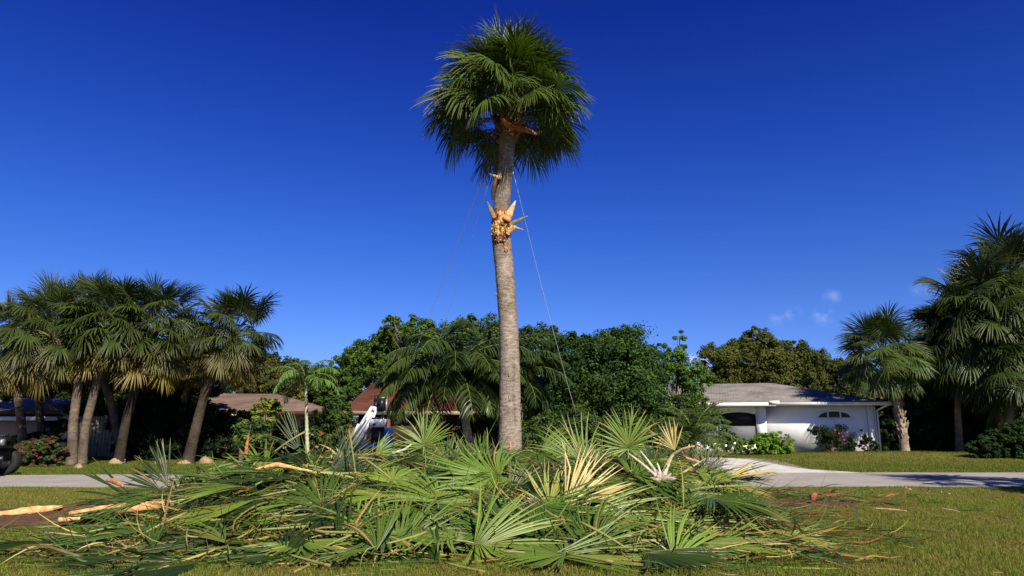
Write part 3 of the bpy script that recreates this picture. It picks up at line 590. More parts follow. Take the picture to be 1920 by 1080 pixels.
while cnt < 235:
    y = rng.uniform(7.8, 14.6); xl = np.interp(y, [7.4, 8.4, 10, 12.6, 14.6], [-3.6, -5.2, -5.9, -5.2, -4.3]); xr = np.interp(y, [7.4, 8.2, 9.8, 11, 13, 14.6], [1.4, 2.2, 3.1, 3.2, 3.4, 3.1])
    x = rng.uniform(xl, xr)
    if math.hypot(x, y-YT) < .55: continue
    h = float(pile(x, y)); edge = h < .3
    if edge and rng.random() < .35: continue
    out = math.degrees(math.atan2(0, x+.6)) if abs(x+.6) > 2 else rng.uniform(0, 360)
    al = out+rng.gauss(0, 42 if abs(x+.6) > 2 else 60)
    if y > 12.8: al = rng.uniform(0, 180); b = rng.uniform(20, 60); z = h+rng.uniform(-.15, .02)
    else: b = rng.choice([rng.uniform(5, 25), rng.uniform(20, 50), rng.uniform(20, 50)]); z = h+rng.uniform(-.05, .15)
    Rr = rng.uniform(.65, 1.15); cap_ = (1.0 if y > 10.5 else 9)-z
    if Rr*sin(R_(b)) > cap_: b = math.degrees(math.asin(max(.1, min(1, cap_/Rr))))
    r = rng.random(); kind = 'bright' if r < .24 else 'green' if r < .60 else 'dark' if r < .93 else 'yellow' if r < .97 else 'dry'
    r = rng.random(); sp = rng.uniform(30, 70) if r < .36 else rng.uniform(80, 140) if r < .62 else rng.uniform(160, 230)
    sw = rng.gauss(0, .3)
    if x < -2.6 or x > 3: sp = min(sp, rng.uniform(25, 90)); b = min(b, rng.uniform(5, 35)); Rr = rng.uniform(1.0, 1.65) if x < 0 and rng.random() < .6 else Rr
    cutfrond(x, y, max(z, .05) if not edge else rng.uniform(.03, .1), al, b, spread=sp, sweep=sw, R=Rr, P=0 if rng.random() < .55 else rng.uniform(.2, .8), kind=kind, n=max(14, int(sp/4.3)), grav=rng.uniform(.08, .4), seed=rng.randrange(10**6), yaw=rng.gauss(0, 22), curl=.15) is not None and globals().__setitem__('cnt', cnt+1)
# loose leaflets, torn strips and the packed mass under the fronds: nobody could count them
rng = np.random.default_rng(31); g = G()
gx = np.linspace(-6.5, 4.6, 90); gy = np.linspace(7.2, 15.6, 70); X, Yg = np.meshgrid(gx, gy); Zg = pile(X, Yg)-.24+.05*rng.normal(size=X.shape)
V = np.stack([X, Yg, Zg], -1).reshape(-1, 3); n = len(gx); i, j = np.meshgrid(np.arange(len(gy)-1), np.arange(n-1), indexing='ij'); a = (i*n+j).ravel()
g.add(V, np.stack([a, a+1, a+n+1, a+n], -1), C=np.array([.028, .022, .010])*(.4+rng.random((len(V), 1))))  # near-black core: shade of the gaps between fronds put into its colour
def strips(g, n, xr, yr, lz, hz, lmin, lmax, wid, cols, rng, zf, dirm=None, dirs=1.2, tilt=.18, bend=.25):
    x = rng.uniform(*xr, n); y = rng.uniform(*yr, n)
    if zf is pile: k = pile(x, y) > .05; x = x[k]; y = y[k]; n = len(x)
    az = rng.random(n)*2*pi if dirm is None else np.where(rng.random(n) < .6, dirm(x)+rng.normal(size=n)*dirs, rng.random(n)*2*pi)
    L = rng.uniform(lmin, lmax, n); z = zf(x, y)+rng.uniform(lz, hz, n)
    d = np.stack([np.cos(az), np.sin(az), rng.normal(size=n)*tilt], -1); w = np.stack([-np.sin(az), np.cos(az), rng.normal(size=n)*.6], -1); w = nrm(w)*(wid*rng.uniform(.5, 1.3, n))[:, None]
    P = []; bz = rng.normal(size=n)*bend; bs = rng.normal(size=n)*.3; base = np.stack([x, y, z], -1)
    for u in (0, .25, .5, .75, 1):
        p = base+d*(L*u)[:, None]+w*0+nrm(w)*(bs*L*u*u)[:, None]; p[:, 2] += L*(bz*u-bz*u*u*1.2); f = zf(p[:, 0], p[:, 1])+.006; p[:, 2] = np.maximum(p[:, 2], f+(.4*(z-zf(x, y)))*(1-u)); P.append(p)
    tw = [.4, 1, .9, .6, .05]; V = np.stack([np.stack([P[q]-w*tw[q]/2, P[q]+w*tw[q]/2], 1) for q in range(5)], 1).reshape(-1, 3)
    a = (np.arange(n)[:, None]*10+np.arange(4)[None]*2).ravel(); cols = np.array(cols); c = cols[rng.integers(len(cols), size=n)]*(.7+.6*rng.random((n, 1)))
    g.add(V, np.stack([a, a+1, a+3, a+2], -1), C=np.repeat(c, 10, 0))
GRN = [(.06, .11, .018), (.10, .16, .028), (.05, .085, .018), (.18, .2, .04), (.28, .25, .06), (.10, .16, .03), (.30, .18, .05), (.16, .07, .02), (.06, .10, .02)]
odir = lambda x: np.where(x+.6 > 0, 0, pi)
strips(g, 9000, (-6.0, 3.7), (7.8, 15), -.30, -.07, .25, .9, .030, GRN, rng, pile, odir, .5)
strips(g, 500, (-6, 3.8), (7.9, 12), -.05, .12, .3, .8, .016, [(.5, .38, .16), (.42, .3, .1), (.32, .15, .05), (.6, .48, .22)], rng, pile, odir, .7)
strips(g, 2600, (-5.6, 3.6), (8.2, 14.5), .0, .12, .25, .7, .02, GRN, rng, pile, None, 1, .45, .35)
o = g.obj('loose_leaflets', M_CUT); o['kind'] = 'stuff'; o['label'] = 'tangle of loose green and straw-coloured leaflets packed through the frond pile'; o['category'] = 'leaf litter'
g = G(); flat = lambda x, y: 0*x+.012
strips(g, 800, (-7.5, 10), (6.8, 17), .0, .03, .08, .45, .011, [(.45, .35, .16), (.3, .2, .08), (.5, .38, .2), (.2, .12, .05)], rng, flat, None, 1, .05, .1)
strips(g, 320, (3.6, 5.2), (9.0, 13.5), .0, .10, .2, .8, .02, GRN+[(.3, .12, .05)], rng, flat, odir, .4, .06, .1)
strips(g, 260, (-7.5, -4), (7.8, 10.5), .0, .06, .3, .9, .02, GRN, rng, flat, odir, .3, .05, .1)
o = g.obj('lawn_litter', M_CUT); o['kind'] = 'stuff'; o['label'] = 'dry strips and twigs scattered on the near lawn'; o['category'] = 'leaf litter'

# ---- stalks, logs and torn pieces one can pick out
def woody(name, label, cat, path, rads, col, seed, group=None, mat=None, flat=.6, jit=.25, endcol=None, npt=16):
    rng = np.random.default_rng(seed); P = np.array([at(*p) for p in path]); P[:, 2] = np.maximum(P[:, 2], .02); b = P.mean(0)*[1, 1, 0]
    t = np.linspace(0, 1, npt); k_ = np.linspace(0, 1, len(P)); P2 = np.stack([np.interp(t, k_, P[:, c]) for c in range(3)], -1)
    C = np.asarray(col, float)*(.7+.5*rng.random((npt, 1)))
    if endcol is not None: w = np.clip((t-.6)/.4, 0, 1)[:, None]; C = C*(1-w)+np.asarray(endcol)*w
    g = G(); g.tube(P2-b, np.interp(t, np.linspace(0, 1, len(rads)), rads), 9, C=C, jit=jit, rng=rng, flat=flat); o = g.obj(name, mat or M_SPLIT, None, True, loc=b)
    return tag(o, label, cat, group)
OR = (.85, .42, .17); ORL = (.92, .50, .21)
woody('split_log', 'long pale orange split log at the left edge of the photo, lying on red soil', 'log', [(-60, 975, 11.0), (20, 966, 11.2), (70, 957, 11.4), (118, 950, 11.5)], [.07, .09, .075, .02], ORL, 1, 'split logs on the red soil')
woody('split_log', 'pale orange split log poking from the left fronds, its tip torn', 'log', [(130, 965, 10.6), (200, 956, 10.7), (270, 950, 10.8), (352, 942, 11.0)], [.04, .075, .08, .02], ORL, 2, 'split logs on the red soil')
woody('split_log', 'short orange wood chunk between the two split logs', 'log', [(110, 975, 10.3), (150, 972, 10.3)], [.04, .02], ORL, 3, 'split logs on the red soil')
woody('split_log', 'dark red weathered log lying behind the pale split ones', 'log', [(90, 958, 11.6), (200, 950, 11.5), (300, 945, 11.4)], [.08, .09, .05], (.22, .07, .04), 4, 'split logs on the red soil')
woody('broken_stalk', 'leaf stalk with a broad orange base and a long yellow stem, on the left crest', 'stalk', [(478, 880, 10.4), (505, 874, 10.4), (520, 871, 10.4), (545, 876, 10.4), (585, 884, 10.4)], [.012, .03, .042, .022, .015], ORL, 5, 'broken stalks in the pile', endcol=(.6, .55, .2))
woody('broken_stalk', 'thin green stalk running right from the orange-based one', 'stalk', [(585, 886, 10.4), (630, 889, 10.4), (665, 897, 10.5)], [.022, .018, .012], (.45, .5, .14), 6, 'broken stalks in the pile')
woody('broken_stalk', 'upright orange sliver standing over the left crest beside the yellow-leaved shrub', 'stalk', [(461, 852, 11.2), (463, 832, 11.2), (467, 812, 11.2)], [.03, .025, .006], (.55, .22, .07), 7, 'broken stalks in the pile')
woody('broken_stalk', 'torn orange stalk end lying against the road at the far left fronds', 'stalk', [(200, 900, 11.0), (214, 902, 10.9), (232, 912, 10.8)], [.02, .045, .02], (.62, .28, .12), 8, 'broken stalks in the pile')
woody('broken_stalk', 'bent orange stalk snapped over, above the pale palm heart', 'stalk', [(1235, 900, 10.4), (1250, 872, 10.4), (1262, 852, 10.4), (1280, 842, 10.3), (1302, 836, 10.2)], [.03, .018, .026, .02, .01], (.62, .5, .28), 9, 'broken stalks in the pile', endcol=ORL)
woody('broken_stalk', 'thin orange stalk drooping right below the snapped one', 'stalk', [(1262, 852, 10.4), (1285, 858, 10.4), (1312, 866, 10.4)], [.02, .015, .01], (.7, .4, .16), 10, 'broken stalks in the pile')
woody('broken_stalk', 'yellow-green stalk crossing behind the palm heart, rising right', 'stalk', [(1235, 915, 10.3), (1275, 890, 10.4), (1322, 860, 10.6)], [.03, .018, .01], (.5, .5, .2), 11, 'broken stalks in the pile')
woody('broken_stalk', 'long green stalk lying right across the right slope', 'stalk', [(1265, 925, 9.9), (1330, 913, 10.0), (1420, 910, 10.2)], [.025, .018, .01], (.3, .36, .12), 12, 'broken stalks in the pile')
woody('broken_stalk', 'orange-brown stalk fragment in front of the trunk, tip left', 'stalk', [(1000, 925, 10.0), (1010, 950, 9.8), (1025, 965, 9.6)], [.008, .016, .02], (.35, .12, .05), 13, 'broken stalks in the pile')
woody('broken_stalk', 'pale white stalk leaning on the foot of the trunk', 'stalk', [(898, 871, 12.2), (920, 858, 12.6), (935, 846, 13.0)], [.03, .02, .02], (.72, .66, .58), 14, 'broken stalks in the pile')
woody('broken_stalk', 'cream stalk fragment lying in the middle left of the pile', 'stalk', [(768, 992, 9.2), (795, 985, 9.2), (822, 974, 9.2)], [.03, .028, .012], (.75, .60, .36), 15, 'broken stalks in the pile')
woody('broken_stalk', 'long yellow-brown stalk lying at the front left of centre', 'stalk', [(618, 1022, 8.2), (660, 1034, 8.1), (710, 1048, 8.0)], [.018, .016, .012], (.5, .42, .1), 16, 'broken stalks in the pile')
woody('broken_stalk', 'thin tan stick on the grass at the bottom left', 'stick', [(500, 1063, 7.8), (560, 1056, 7.8), (615, 1059, 7.75)], [.012, .01, .008], (.55, .38, .16), 17, 'sticks on the near lawn')
woody('broken_stalk', 'pale torn stalk sheath on the crest right of the lift', 'stalk', [(735, 850, 12.0), (758, 843, 12.0), (772, 833, 12.1)], [.025, .02, .01], (.62, .6, .4), 18, 'broken stalks in the pile')
woody('broken_stalk', 'long straw stalk pointing right at the right tail', 'stick', [(1480, 1032, 8.9), (1540, 1036, 8.8), (1590, 1041, 8.7)], [.012, .01, .006], (.5, .36, .18), 19, 'sticks on the near lawn')
woody('broken_stalk', 'pale stick lying alone on the right lawn near the red bark', 'stick', [(1640, 953, 12.3), (1670, 955, 12.2), (1700, 958, 12.1)], [.012, .016, .008], (.62, .42, .22), 20, 'sticks on the near lawn')
woody('broken_stalk', 'thin pale twig at the far right of the near lawn', 'stick', [(1870, 968, 11.8), (1885, 974, 11.5), (1900, 978, 11.3)], [.008, .01, .005], (.55, .42, .28), 21, 'sticks on the near lawn')
woody('broken_stalk', 'thin pale twig lying mid way across the right lawn', 'stick', [(1765, 953, 12.4), (1785, 956, 12.3), (1800, 960, 12.2)], [.008, .01, .005], (.55, .45, .28), 22, 'sticks on the near lawn')
# palm heart: pale torn base with husks, stalks radiating from it
hp = at(1243, 905, 10.2); root = thing('palm_heart', 'pale torn palm heart with ragged pinkish husks on the right of the pile', 'palm heart', hp)
rng = np.random.default_rng(14); g = G()
for q in range(26):
    a_ = rng.uniform(-.3, pi+.3); L_ = rng.uniform(.08, .24); d = np.array([cos(a_)*.9, rng.normal()*.35-.15, sin(a_)*.75+.1]); p1 = d*L_
    g.tube(np.array([d*0, d*L_*.5+[0, 0, .01], p1]), [.05, .04, .006], 7, C=np.array([.62, .50, .40])*(.55+.6*rng.random()), jit=.3, rng=rng, flat=.45)
for q in range(10):
    d = np.array([rng.uniform(.3, 1), -.3+rng.normal()*.2, rng.uniform(-.8, -.1)]); L_ = rng.uniform(.2, .4)
    g.tube(np.array([d*0, d*L_*.5, d*L_]), [.04, .03, .008], 6, C=np.array([.48, .36, .27])*(.5+.7*rng.random()), jit=.3, rng=rng, flat=.4)
g.obj('husk', M_SPLIT, root, True)
for (px, py, L0) in [(1200, 845, .030), (1232, 868, .028), (1178, 850, .03), (1215, 885, .035), (1258, 862, .03)]:
    g = G(); e_ = at(px, py, 10.3)-hp; petiole(g, (0, 0, 0), e_, .02, L0*.9, L0*.4, col=(.66, .62, .42), bcol=(.78, .68, .58), n=7, seg=7); g.obj('stalk', M_SPLIT, root, True)
# white cap-like scrap
g = G(); c = at(898, 852, 12.4); th = np.linspace(0, pi/2, 6); P = np.stack([0*th, 0*th, .07*np.sin(th)], -1)
g.tube(P, .075*np.cos(th)+.002, 12, C=(1, 1, 1)); tag(g.obj('plastic_lid', M_TRIM, None, True, loc=c), 'small round white plastic lid lying on the fronds at the foot of the trunk', 'lid')
# red soil at the left, reddish bark at the right
def patch(name, cx_, cy_, rx_, ry_, h, mat, seed):
    rng = np.random.default_rng(seed); n1, n2 = 14, 40; V = [(cx_, cy_, h)]; 
    for a_ in range(1, n1+1):
        for b_ in range(n2):
            t = 2*pi*b_/n2; r = a_/n1*(1+.14*sin(3*t+seed)+.1*sin(7*t)); V.append((cx_+rx_*r*cos(t), cy_+ry_*r*sin(t), (h*(1-(a_/n1)**2)+.03*rng.random()*(a_ < n1))+.004-(a_ == n1)*.02))
    T = [(0, 1+b_, 1+(b_+1) % n2) for b_ in range(n2)]; Q = [(1+a_*n2+b_, 1+(a_+1)*n2+b_, 1+(a_+1)*n2+(b_+1) % n2, 1+a_*n2+(b_+1) % n2) for a_ in range(n1-1) for b_ in range(n2)]
    o = link(name, mesh_np(name, V, Q, mat, T=T)); o['kind'] = 'structure'; return o
p = gr(60, 985); patch('red_soil', p[0]-.4, p[1]+.7, 2.2, 1.1, .10, M_MULCHR, 1)
p = gr(1500, 945); patch('bark_mulch_patch', p[0], p[1]-.1, 1.0, .6, .04, M_MULCHR, 2)
def debris(px, py, n, spread, label, seed):
    rng = np.random.default_rng(seed); p = gr(px, py); g = G()
    strips(g, n, (-spread, spread), (-.35, .35), 0, .16, .25, .7, .022, [(.06, .10, .03), (.10, .15, .04), (.28, .10, .05), (.09, .12, .03)], rng, lambda x, y: 0*x+.012, odir, .4, .15, .2)
    tag(g.obj('torn_frond', M_CUT, None, loc=p), label, 'palm frond', 'torn frond scraps on the right lawn')
debris(1545, 940, 130, .45, 'dark green torn frond scrap lying on the red bark right of the pile', 1)
debris(1450, 934, 90, .35, 'torn frond scrap at the near end of the red bark, touching the pile', 2)
debris(1420, 975, 90, .35, 'small tuft of torn leaflets on the lawn below the red bark', 3)
debris(1640, 948, 30, .4, 'thin dark torn strips trailing right from the red bark', 4)
woody('broken_stalk', 'red-brown bark chunk standing on the red bark patch', 'bark chunk', [(1524, 938, 13.2), (1526, 930, 13.2), (1532, 926, 13.2)], [.05, .06, .03], (.42, .12, .05), 25)
def stone(px, py, w, h, label, seed, mat=M_ROCK, cat='rock', group='stones along the far verge', name='rock', Y=None):
    p = gr(px, py) if Y is None else np.array([(px-960)/F*Y, Y, 0]); rng = np.random.default_rng(seed); s = p[1]/F*.82; g = G(); n1, n2 = 9, 14; V = []
    for a_ in range(n1+1):
        ph = pi/2*a_/n1
        for b_ in range(n2):
            t = 2*pi*b_/n2; r = 1+.16*sin(2*t+seed)+.12*sin(5*t+seed*3+ph*3)+.07*rng.normal(); V.append((w*s/2*cos(ph)*cos(t)*r, w*s/2.4*cos(ph)*sin(t)*r, h*s*sin(ph)*(1+.1*sin(3*t))*min(r, 1.1)-.02))
    Q = [(a_*n2+b_, a_*n2+(b_+1) % n2, (a_+1)*n2+(b_+1) % n2, (a_+1)*n2+b_) for a_ in range(n1) for b_ in range(n2)]
    g.add(V, Q, C=(1, 1, 1)); p[2] = float(mound(p[0], p[1])); tag(g.obj(name, mat, None, False, loc=p), label, cat, group)
for (px, py, w, h, lb) in [(147, 878, 18, 10, 'small pale orange stone at the foot of the twin-stemmed palm'), (219, 870, 34, 14, 'ragged orange stone pile right of the twin-stemmed palm'), (301, 870, 24, 13, 'rounded tan stone between the two palm groups'), (345, 870, 26, 9, 'flat brown stone under the leaning palm'), (386, 869, 30, 15, 'biggest tan stone, right of the leaning palm'), (1902, 856, 24, 11, 'pale stone by the hedge at the far right edge')]:
    stone(px, py, w, h, lb, px)
rg = random.Random(6)
for (px, py, s, lb) in [(1699, 915, 6, 'pale wood chip beside the road, left one of the close pair'), (1706, 918, 7, 'larger pale wood chip of the close pair beside the road'), (1765, 923, 6, 'wood chip lying alone midway along the right lawn edge'), (1780, 926, 6, 'tan wood chip on the bare patch of the right lawn'), (1788, 923, 4, 'tiniest wood chip, beside the bare patch on the right lawn'), (1660, 946, 5, 'wood chip next to the lone pale stick'), (1430, 914, 5, 'wood chip at the road edge where the driveway joins')]:
    stone(px, py, s, s*.6, lb, px, M_CHIP, 'wood chip', 'wood chips on the right lawn', 'wood_chip')
# ---------------------------------------------------------------- other fan palms
def trunk_obj(root, P, r0, r1, seed, boots=0, col=(1, 1, 1), mat=None):
    rng = np.random.default_rng(seed); P = np.asarray(P, float); n = 60; t = np.linspace(0, 1, n); k_ = np.linspace(0, 1, len(P))
    P2 = np.stack([np.interp(t, k_, P[:, c]) for c in range(3)], -1)
    ker = np.hanning(13); ker /= ker.sum()
    for c in (0, 1): P2[:, c] = np.convolve(np.pad(P2[:, c], 6, mode='edge'), ker, 'valid')
    r = r0+(r1-r0)*t+.05*np.exp(-t*14)+.008*(np.arange(n) % 3 == 0)
    g = G(); g.tube(P2, r, 14, C=np.asarray(col)*(.8+.3*rng.random((n, 1))), jit=.08, rng=rng); g.obj('trunk', mat or M_BARK, root, True)
    if boots:
        g = G()
        for q in range(boots):
            u = rng.uniform(.12, .97); c = np.array([np.interp(u, t, P2[:, k]) for k in range(3)]); az = rng.random()*2*pi; rr_ = r0+(r1-r0)*u
            o_ = np.array([cos(az), sin(az), 0]); p0 = c+o_*rr_*.8; sd_ = np.array([-sin(az), cos(az), 0])*rng.choice([-1, 1])*.10
            g.tube(np.array([p0, p0+o_*.05+sd_*.6+UP*.12, p0+o_*.13+sd_+UP*.26]), [.05, .045, .02], 5, C=np.array([.42, .32, .22])*(.4+.8*rng.random()))
        g.obj('leaf_base', M_SPLIT, root)
SETS = {'L': sabal_set(.84, 1.15, 36, 5, 500, col=(.036, .052, .010), low=(.19, .13, .018), wm=1.05, skirt=.5, g0=.95),
        'S': sabal_set(1.15, 1.5, 38, 5, 600, col=(.050, .078, .014), low=(.10, .11, .02), wm=1.05, skirt=.4, g0=.7),
        'B': sabal_set(1.2, 1.45, 36, 5, 700, col=(.032, .050, .010), low=(.06, .07, .015), wm=1.05, skirt=.4, g0=.8)}
def fanpalm(cpx, cpy, Y, path, label, setk, n=60, seed=0, r0=.17, r1=.14, boots=0, lo=-58, scale=1.0, group=None, bx=None, name='fan_palm', tcol=(1, 1, 1)):
    """crown centre in picture terms at depth Y; path = trunk points (px,py) from the foot up"""
    c = at(cpx, cpy, Y); P = [at(x, y, Y) for x, y in path]; P[0][2] = float(mound(P[0][0], Y)); base = P[0].copy()
    P.append(c+[0, 0, .15]); root = thing(name, label, 'palm tree', base, 0, group)
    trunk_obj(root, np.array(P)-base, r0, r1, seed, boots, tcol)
    put_fronds(root, c-base+np.array([0, 0, .1]), SETS[setk], n, seed, lo, 86, .95)
    if scale != 1: 
        for o in root.children:
            if o.name.startswith('frond'): o.scale = tuple(v*scale for v in o.scale)
    return root
GL = 'fan palms across the road on the left'; GR_ = 'fan palms across the road on the right'
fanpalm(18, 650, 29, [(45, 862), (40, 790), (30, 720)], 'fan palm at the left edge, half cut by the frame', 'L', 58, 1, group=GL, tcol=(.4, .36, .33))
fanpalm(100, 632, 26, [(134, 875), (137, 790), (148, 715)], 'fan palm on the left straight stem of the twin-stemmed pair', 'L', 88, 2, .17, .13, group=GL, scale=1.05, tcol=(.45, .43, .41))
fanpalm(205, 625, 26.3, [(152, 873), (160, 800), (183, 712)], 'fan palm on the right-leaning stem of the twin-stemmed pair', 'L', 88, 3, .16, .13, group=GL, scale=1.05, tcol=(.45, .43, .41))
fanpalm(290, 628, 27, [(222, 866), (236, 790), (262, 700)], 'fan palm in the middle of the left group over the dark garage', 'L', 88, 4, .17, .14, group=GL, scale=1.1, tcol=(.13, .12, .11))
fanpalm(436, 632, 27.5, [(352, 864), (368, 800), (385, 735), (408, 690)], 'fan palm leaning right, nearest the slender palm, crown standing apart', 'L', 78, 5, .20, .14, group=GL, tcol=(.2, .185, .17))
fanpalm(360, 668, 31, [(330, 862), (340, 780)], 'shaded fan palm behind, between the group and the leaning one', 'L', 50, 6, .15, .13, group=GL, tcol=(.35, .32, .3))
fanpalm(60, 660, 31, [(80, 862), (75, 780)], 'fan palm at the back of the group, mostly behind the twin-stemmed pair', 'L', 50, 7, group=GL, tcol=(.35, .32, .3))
fanpalm(160, 600, 30, [(230, 862), (210, 760), (190, 700)], 'fan palm at the back whose crown tops the left group', 'L', 70, 8, group=GL, tcol=(.35, .32, .3))
fanpalm(1655, 668, 35, [(1697, 850), (1692, 800), (1680, 745)], 'fan palm with criss-cross leaf bases at the right end of the white house', 'S', 95, 11, .2, .2, 90, group=GR_, lo=-45, scale=.93)
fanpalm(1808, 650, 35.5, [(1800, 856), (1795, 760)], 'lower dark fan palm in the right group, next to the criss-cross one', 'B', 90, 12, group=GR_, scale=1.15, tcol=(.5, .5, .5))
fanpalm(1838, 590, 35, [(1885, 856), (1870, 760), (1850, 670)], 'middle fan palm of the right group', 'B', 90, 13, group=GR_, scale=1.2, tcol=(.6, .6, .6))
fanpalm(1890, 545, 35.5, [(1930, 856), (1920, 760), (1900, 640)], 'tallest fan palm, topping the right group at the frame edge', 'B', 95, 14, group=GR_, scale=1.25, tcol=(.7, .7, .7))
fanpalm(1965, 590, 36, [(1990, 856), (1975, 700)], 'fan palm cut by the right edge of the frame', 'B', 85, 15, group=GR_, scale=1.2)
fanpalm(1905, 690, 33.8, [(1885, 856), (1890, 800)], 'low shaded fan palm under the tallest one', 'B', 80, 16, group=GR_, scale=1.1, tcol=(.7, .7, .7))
# tree outside the frame on the right whose shade falls on the road's near edge
rt = thing('fan_palm', 'fan palm on the near lawn right of the frame, shading the road edge', 'palm tree', (15.8, 10.6, 0)); trunk_obj(rt, [(0, 0, 0), (.1, 0, 3), (0, .1, 6.4)], .2, .16, 44); put_fronds(rt, np.array([0, 0, 6.4]), SETS['B'], 50, 44)

# ---------------------------------------------------------------- feather palms
def feather(L=3.0, el=50, droop=1.0, n=46, lw=.035, ll=.6, seed=0, col=(.045, .085, .02), hang=.55):
    rng = np.random.default_rng(seed); G_ = G(); m = 24; u = np.linspace(0, 1, m); e = R_(el)-droop*u**1.3*1.6
    dx = np.cos(e)*L/(m-1); dz = np.sin(e)*L/(m-1); P = np.stack([np.cumsum(dx)-dx[0], 0*u+.12*np.sin(u*2)*rng.normal(), np.cumsum(dz)-dz[0]], -1)
    G_.tube(P, .028*(1-u)+.006, 5, C=np.array([.16, .2, .06]))
    v = np.linspace(.14, .99, n); pp = np.stack([np.interp(v, u, P[:, k]) for k in range(3)], -1); T = np.gradient(P, axis=0); T = nrm(T); tt = np.stack([np.interp(v, u, T[:, k]) for k in range(3)], -1)
    for sgn in (-1, 1):
        le = ll*np.sin(np.clip(v*.95+.08, 0, 1)*pi)**.6*(1+rng.normal(size=n)*.1)
        s = np.array([0, sgn, 0])+rng.normal(size=(n, 3))*.12; d0 = nrm(tt*.55+s*.85+UP*rng.uniform(-.15, .3, (n, 1)))
        pts_ = [pp]; cur = pp
        for k in range(3):
            d = nrm(d0-UP*hang*(k+.6)*.75); cur = cur+d*(le/3)[:, None]; pts_.append(cur)
        W = nrm(np.cross(d0, UP+rng.normal(size=(n, 3))*.4))*lw; tw = [.6, 1, .8, .05]
        V = np.stack([np.stack([pts_[q]-W*tw[q]/2, pts_[q]+W*tw[q]/2], 1) for q in range(4)], 1).reshape(-1, 3)
        a = (np.arange(n)[:, None]*8+np.arange(3)[None]*2).ravel(); c = np.asarray(col)*(.75+.5*rng.random((n, 1))); G_.add(V, np.stack([a, a+1, a+3, a+2], -1), C=np.repeat(c, 8, 0))
    return G_.mesh('frond', M_FEATH)
def featherpalm(cpx, cpy, Y, base_px, base_py, label, L, nf, seed, col, r0=.16, r1=.12, els=(80, -25), ll=.6, lw=.04, droop=1.0, tmat=None, tcol=(1, 1, 1), name='feather_palm', hang=.55, n=46, tpath=None):
    c = at(cpx, cpy, Y); b = at(base_px, base_py, Y); b[2] = 0; root = thing(name, label, 'palm tree', b)
    P = [b]+([at(x, y, Y) for x, y in tpath] if tpath else [])+[c]; trunk_obj(root, np.array(P)-b, r0, r1, seed, 0, tcol, tmat)
    rg = random.Random(seed); ms = [(e, feather(L, e, droop*rg.uniform(.85, 1.15), n, lw, ll, seed*10+i_, col, hang)) for i_, e in enumerate(np.linspace(els[0], els[1], 7))]
    for k in range(nf):
        u = (k+.5)/nf; e = els[0]+(els[1]-els[0])*u; me = min(ms, key=lambda q: abs(q[0]-e))[1]; o = link('frond', me, root, c-b, k*2.4+rg.random()*.4); s = rg.uniform(.85, 1.1); o.scale = (s, s, s)
    return root
featherpalm(852, 692, 26, 890, 866, 'big dark feather palm with arching fronds left of the trunk, over the red-brown roof', 3.5, 42, 1, (.040, .066, .013), ll=.95, lw=.055, droop=.9, n=84, hang=.7, els=(58, -12), name='queen_palm')
featherpalm(950, 705, 28, 940, 864, 'second dark feather palm directly behind the trunk', 2.9, 34, 2, (.032, .055, .012), ll=.85, lw=.055, n=70, name='queen_palm')
featherpalm(573, 715, 27, 577, 868, 'slender young palm with a pale smooth trunk left of the lift', 1.75, 15, 3, (.10, .18, .035), r0=.08, r1=.045, els=(85, 10), ll=.42, lw=.035, droop=1.25, tmat=surf('smooth_palm_trunk', (.42, .46, .26), .7, 6, .25, tint=True), n=40, hang=.7, name='young_palm')
featherpalm(1300, 822, 28, 1300, 864, 'short bushy feather palm in front of the left wing of the white house', 2.1, 30, 4, (.085, .14, .028), r0=.16, r1=.14, els=(82, 8), ll=.42, lw=.03, droop=.95, n=50, hang=.3, name='date_palm')

# ---------------------------------------------------------------- broadleaf trees, shrubs and hedges
LSZ, LN = .62, 2.0
def foliage(g, blobs, n, leaf, rng, col, var=.35, col2=None, shell=.55, clump=.26):
    """leaf clusters on twig-sized clumps over several lobes (centre, radii)"""
    vol = np.array([b[1][0]*b[1][2]+b[1][0]*b[1][1] for b in blobs]); vol = vol/vol.sum()
    for (c, r), w in zip(blobs, vol):
        c = np.array(c); r = np.array(r); m = int(n*w*LN); nc = max(8, m//70)
        d = nrm(rng.normal(size=(nc, 3))); rad_ = rng.random(nc)**(1/3)*(1-shell)+shell*(.75+.35*rng.random(nc)); rad_ *= 1+.16*np.sin(d[:, 0]*5+c[0])+.12*np.sin(d[:, 2]*7+c[2])
        cc = c+d*rad_[:, None]*r; ci = rng.integers(nc, size=m); cs = clump*r.min()*(.5+rng.random(nc))
        off = nrm(rng.normal(size=(m, 3)))*(cs[ci]*rng.random(m)**.45)[:, None]; off[:, 2] *= .75
        p = cc[ci]+off; p[:, 2] = np.maximum(p[:, 2], .04)
        no = nrm(off+d[ci]*.25*cs[ci][:, None]+UP*.12+rng.normal(size=(m, 3))*.35*cs[ci][:, None]); a = nrm(np.cross(no, rng.normal(size=(m, 3)))); b = np.cross(no, a)
        sz = leaf*LSZ*(.6+.8*rng.random(m))[:, None]
        V = np.stack([p-a*sz, p-b*sz*.45+no*sz*.12, p+a*sz, p+b*sz*.45+no*sz*.12], 1).reshape(-1, 3)
        q = np.arange(m)*4; cl = np.asarray(col)*(1+var*(rng.random((nc, 1))-.5)*1.6); 
        if col2 is not None: f = (rng.random((nc, 1)) < .3); cl = np.where(f, np.asarray(col2), cl)
        C = cl[ci]*(.7+.6*rng.random((m, 1))); g.add(V, np.stack([q, q+1, q+2, q+3], -1), C=np.repeat(C, 4, 0))
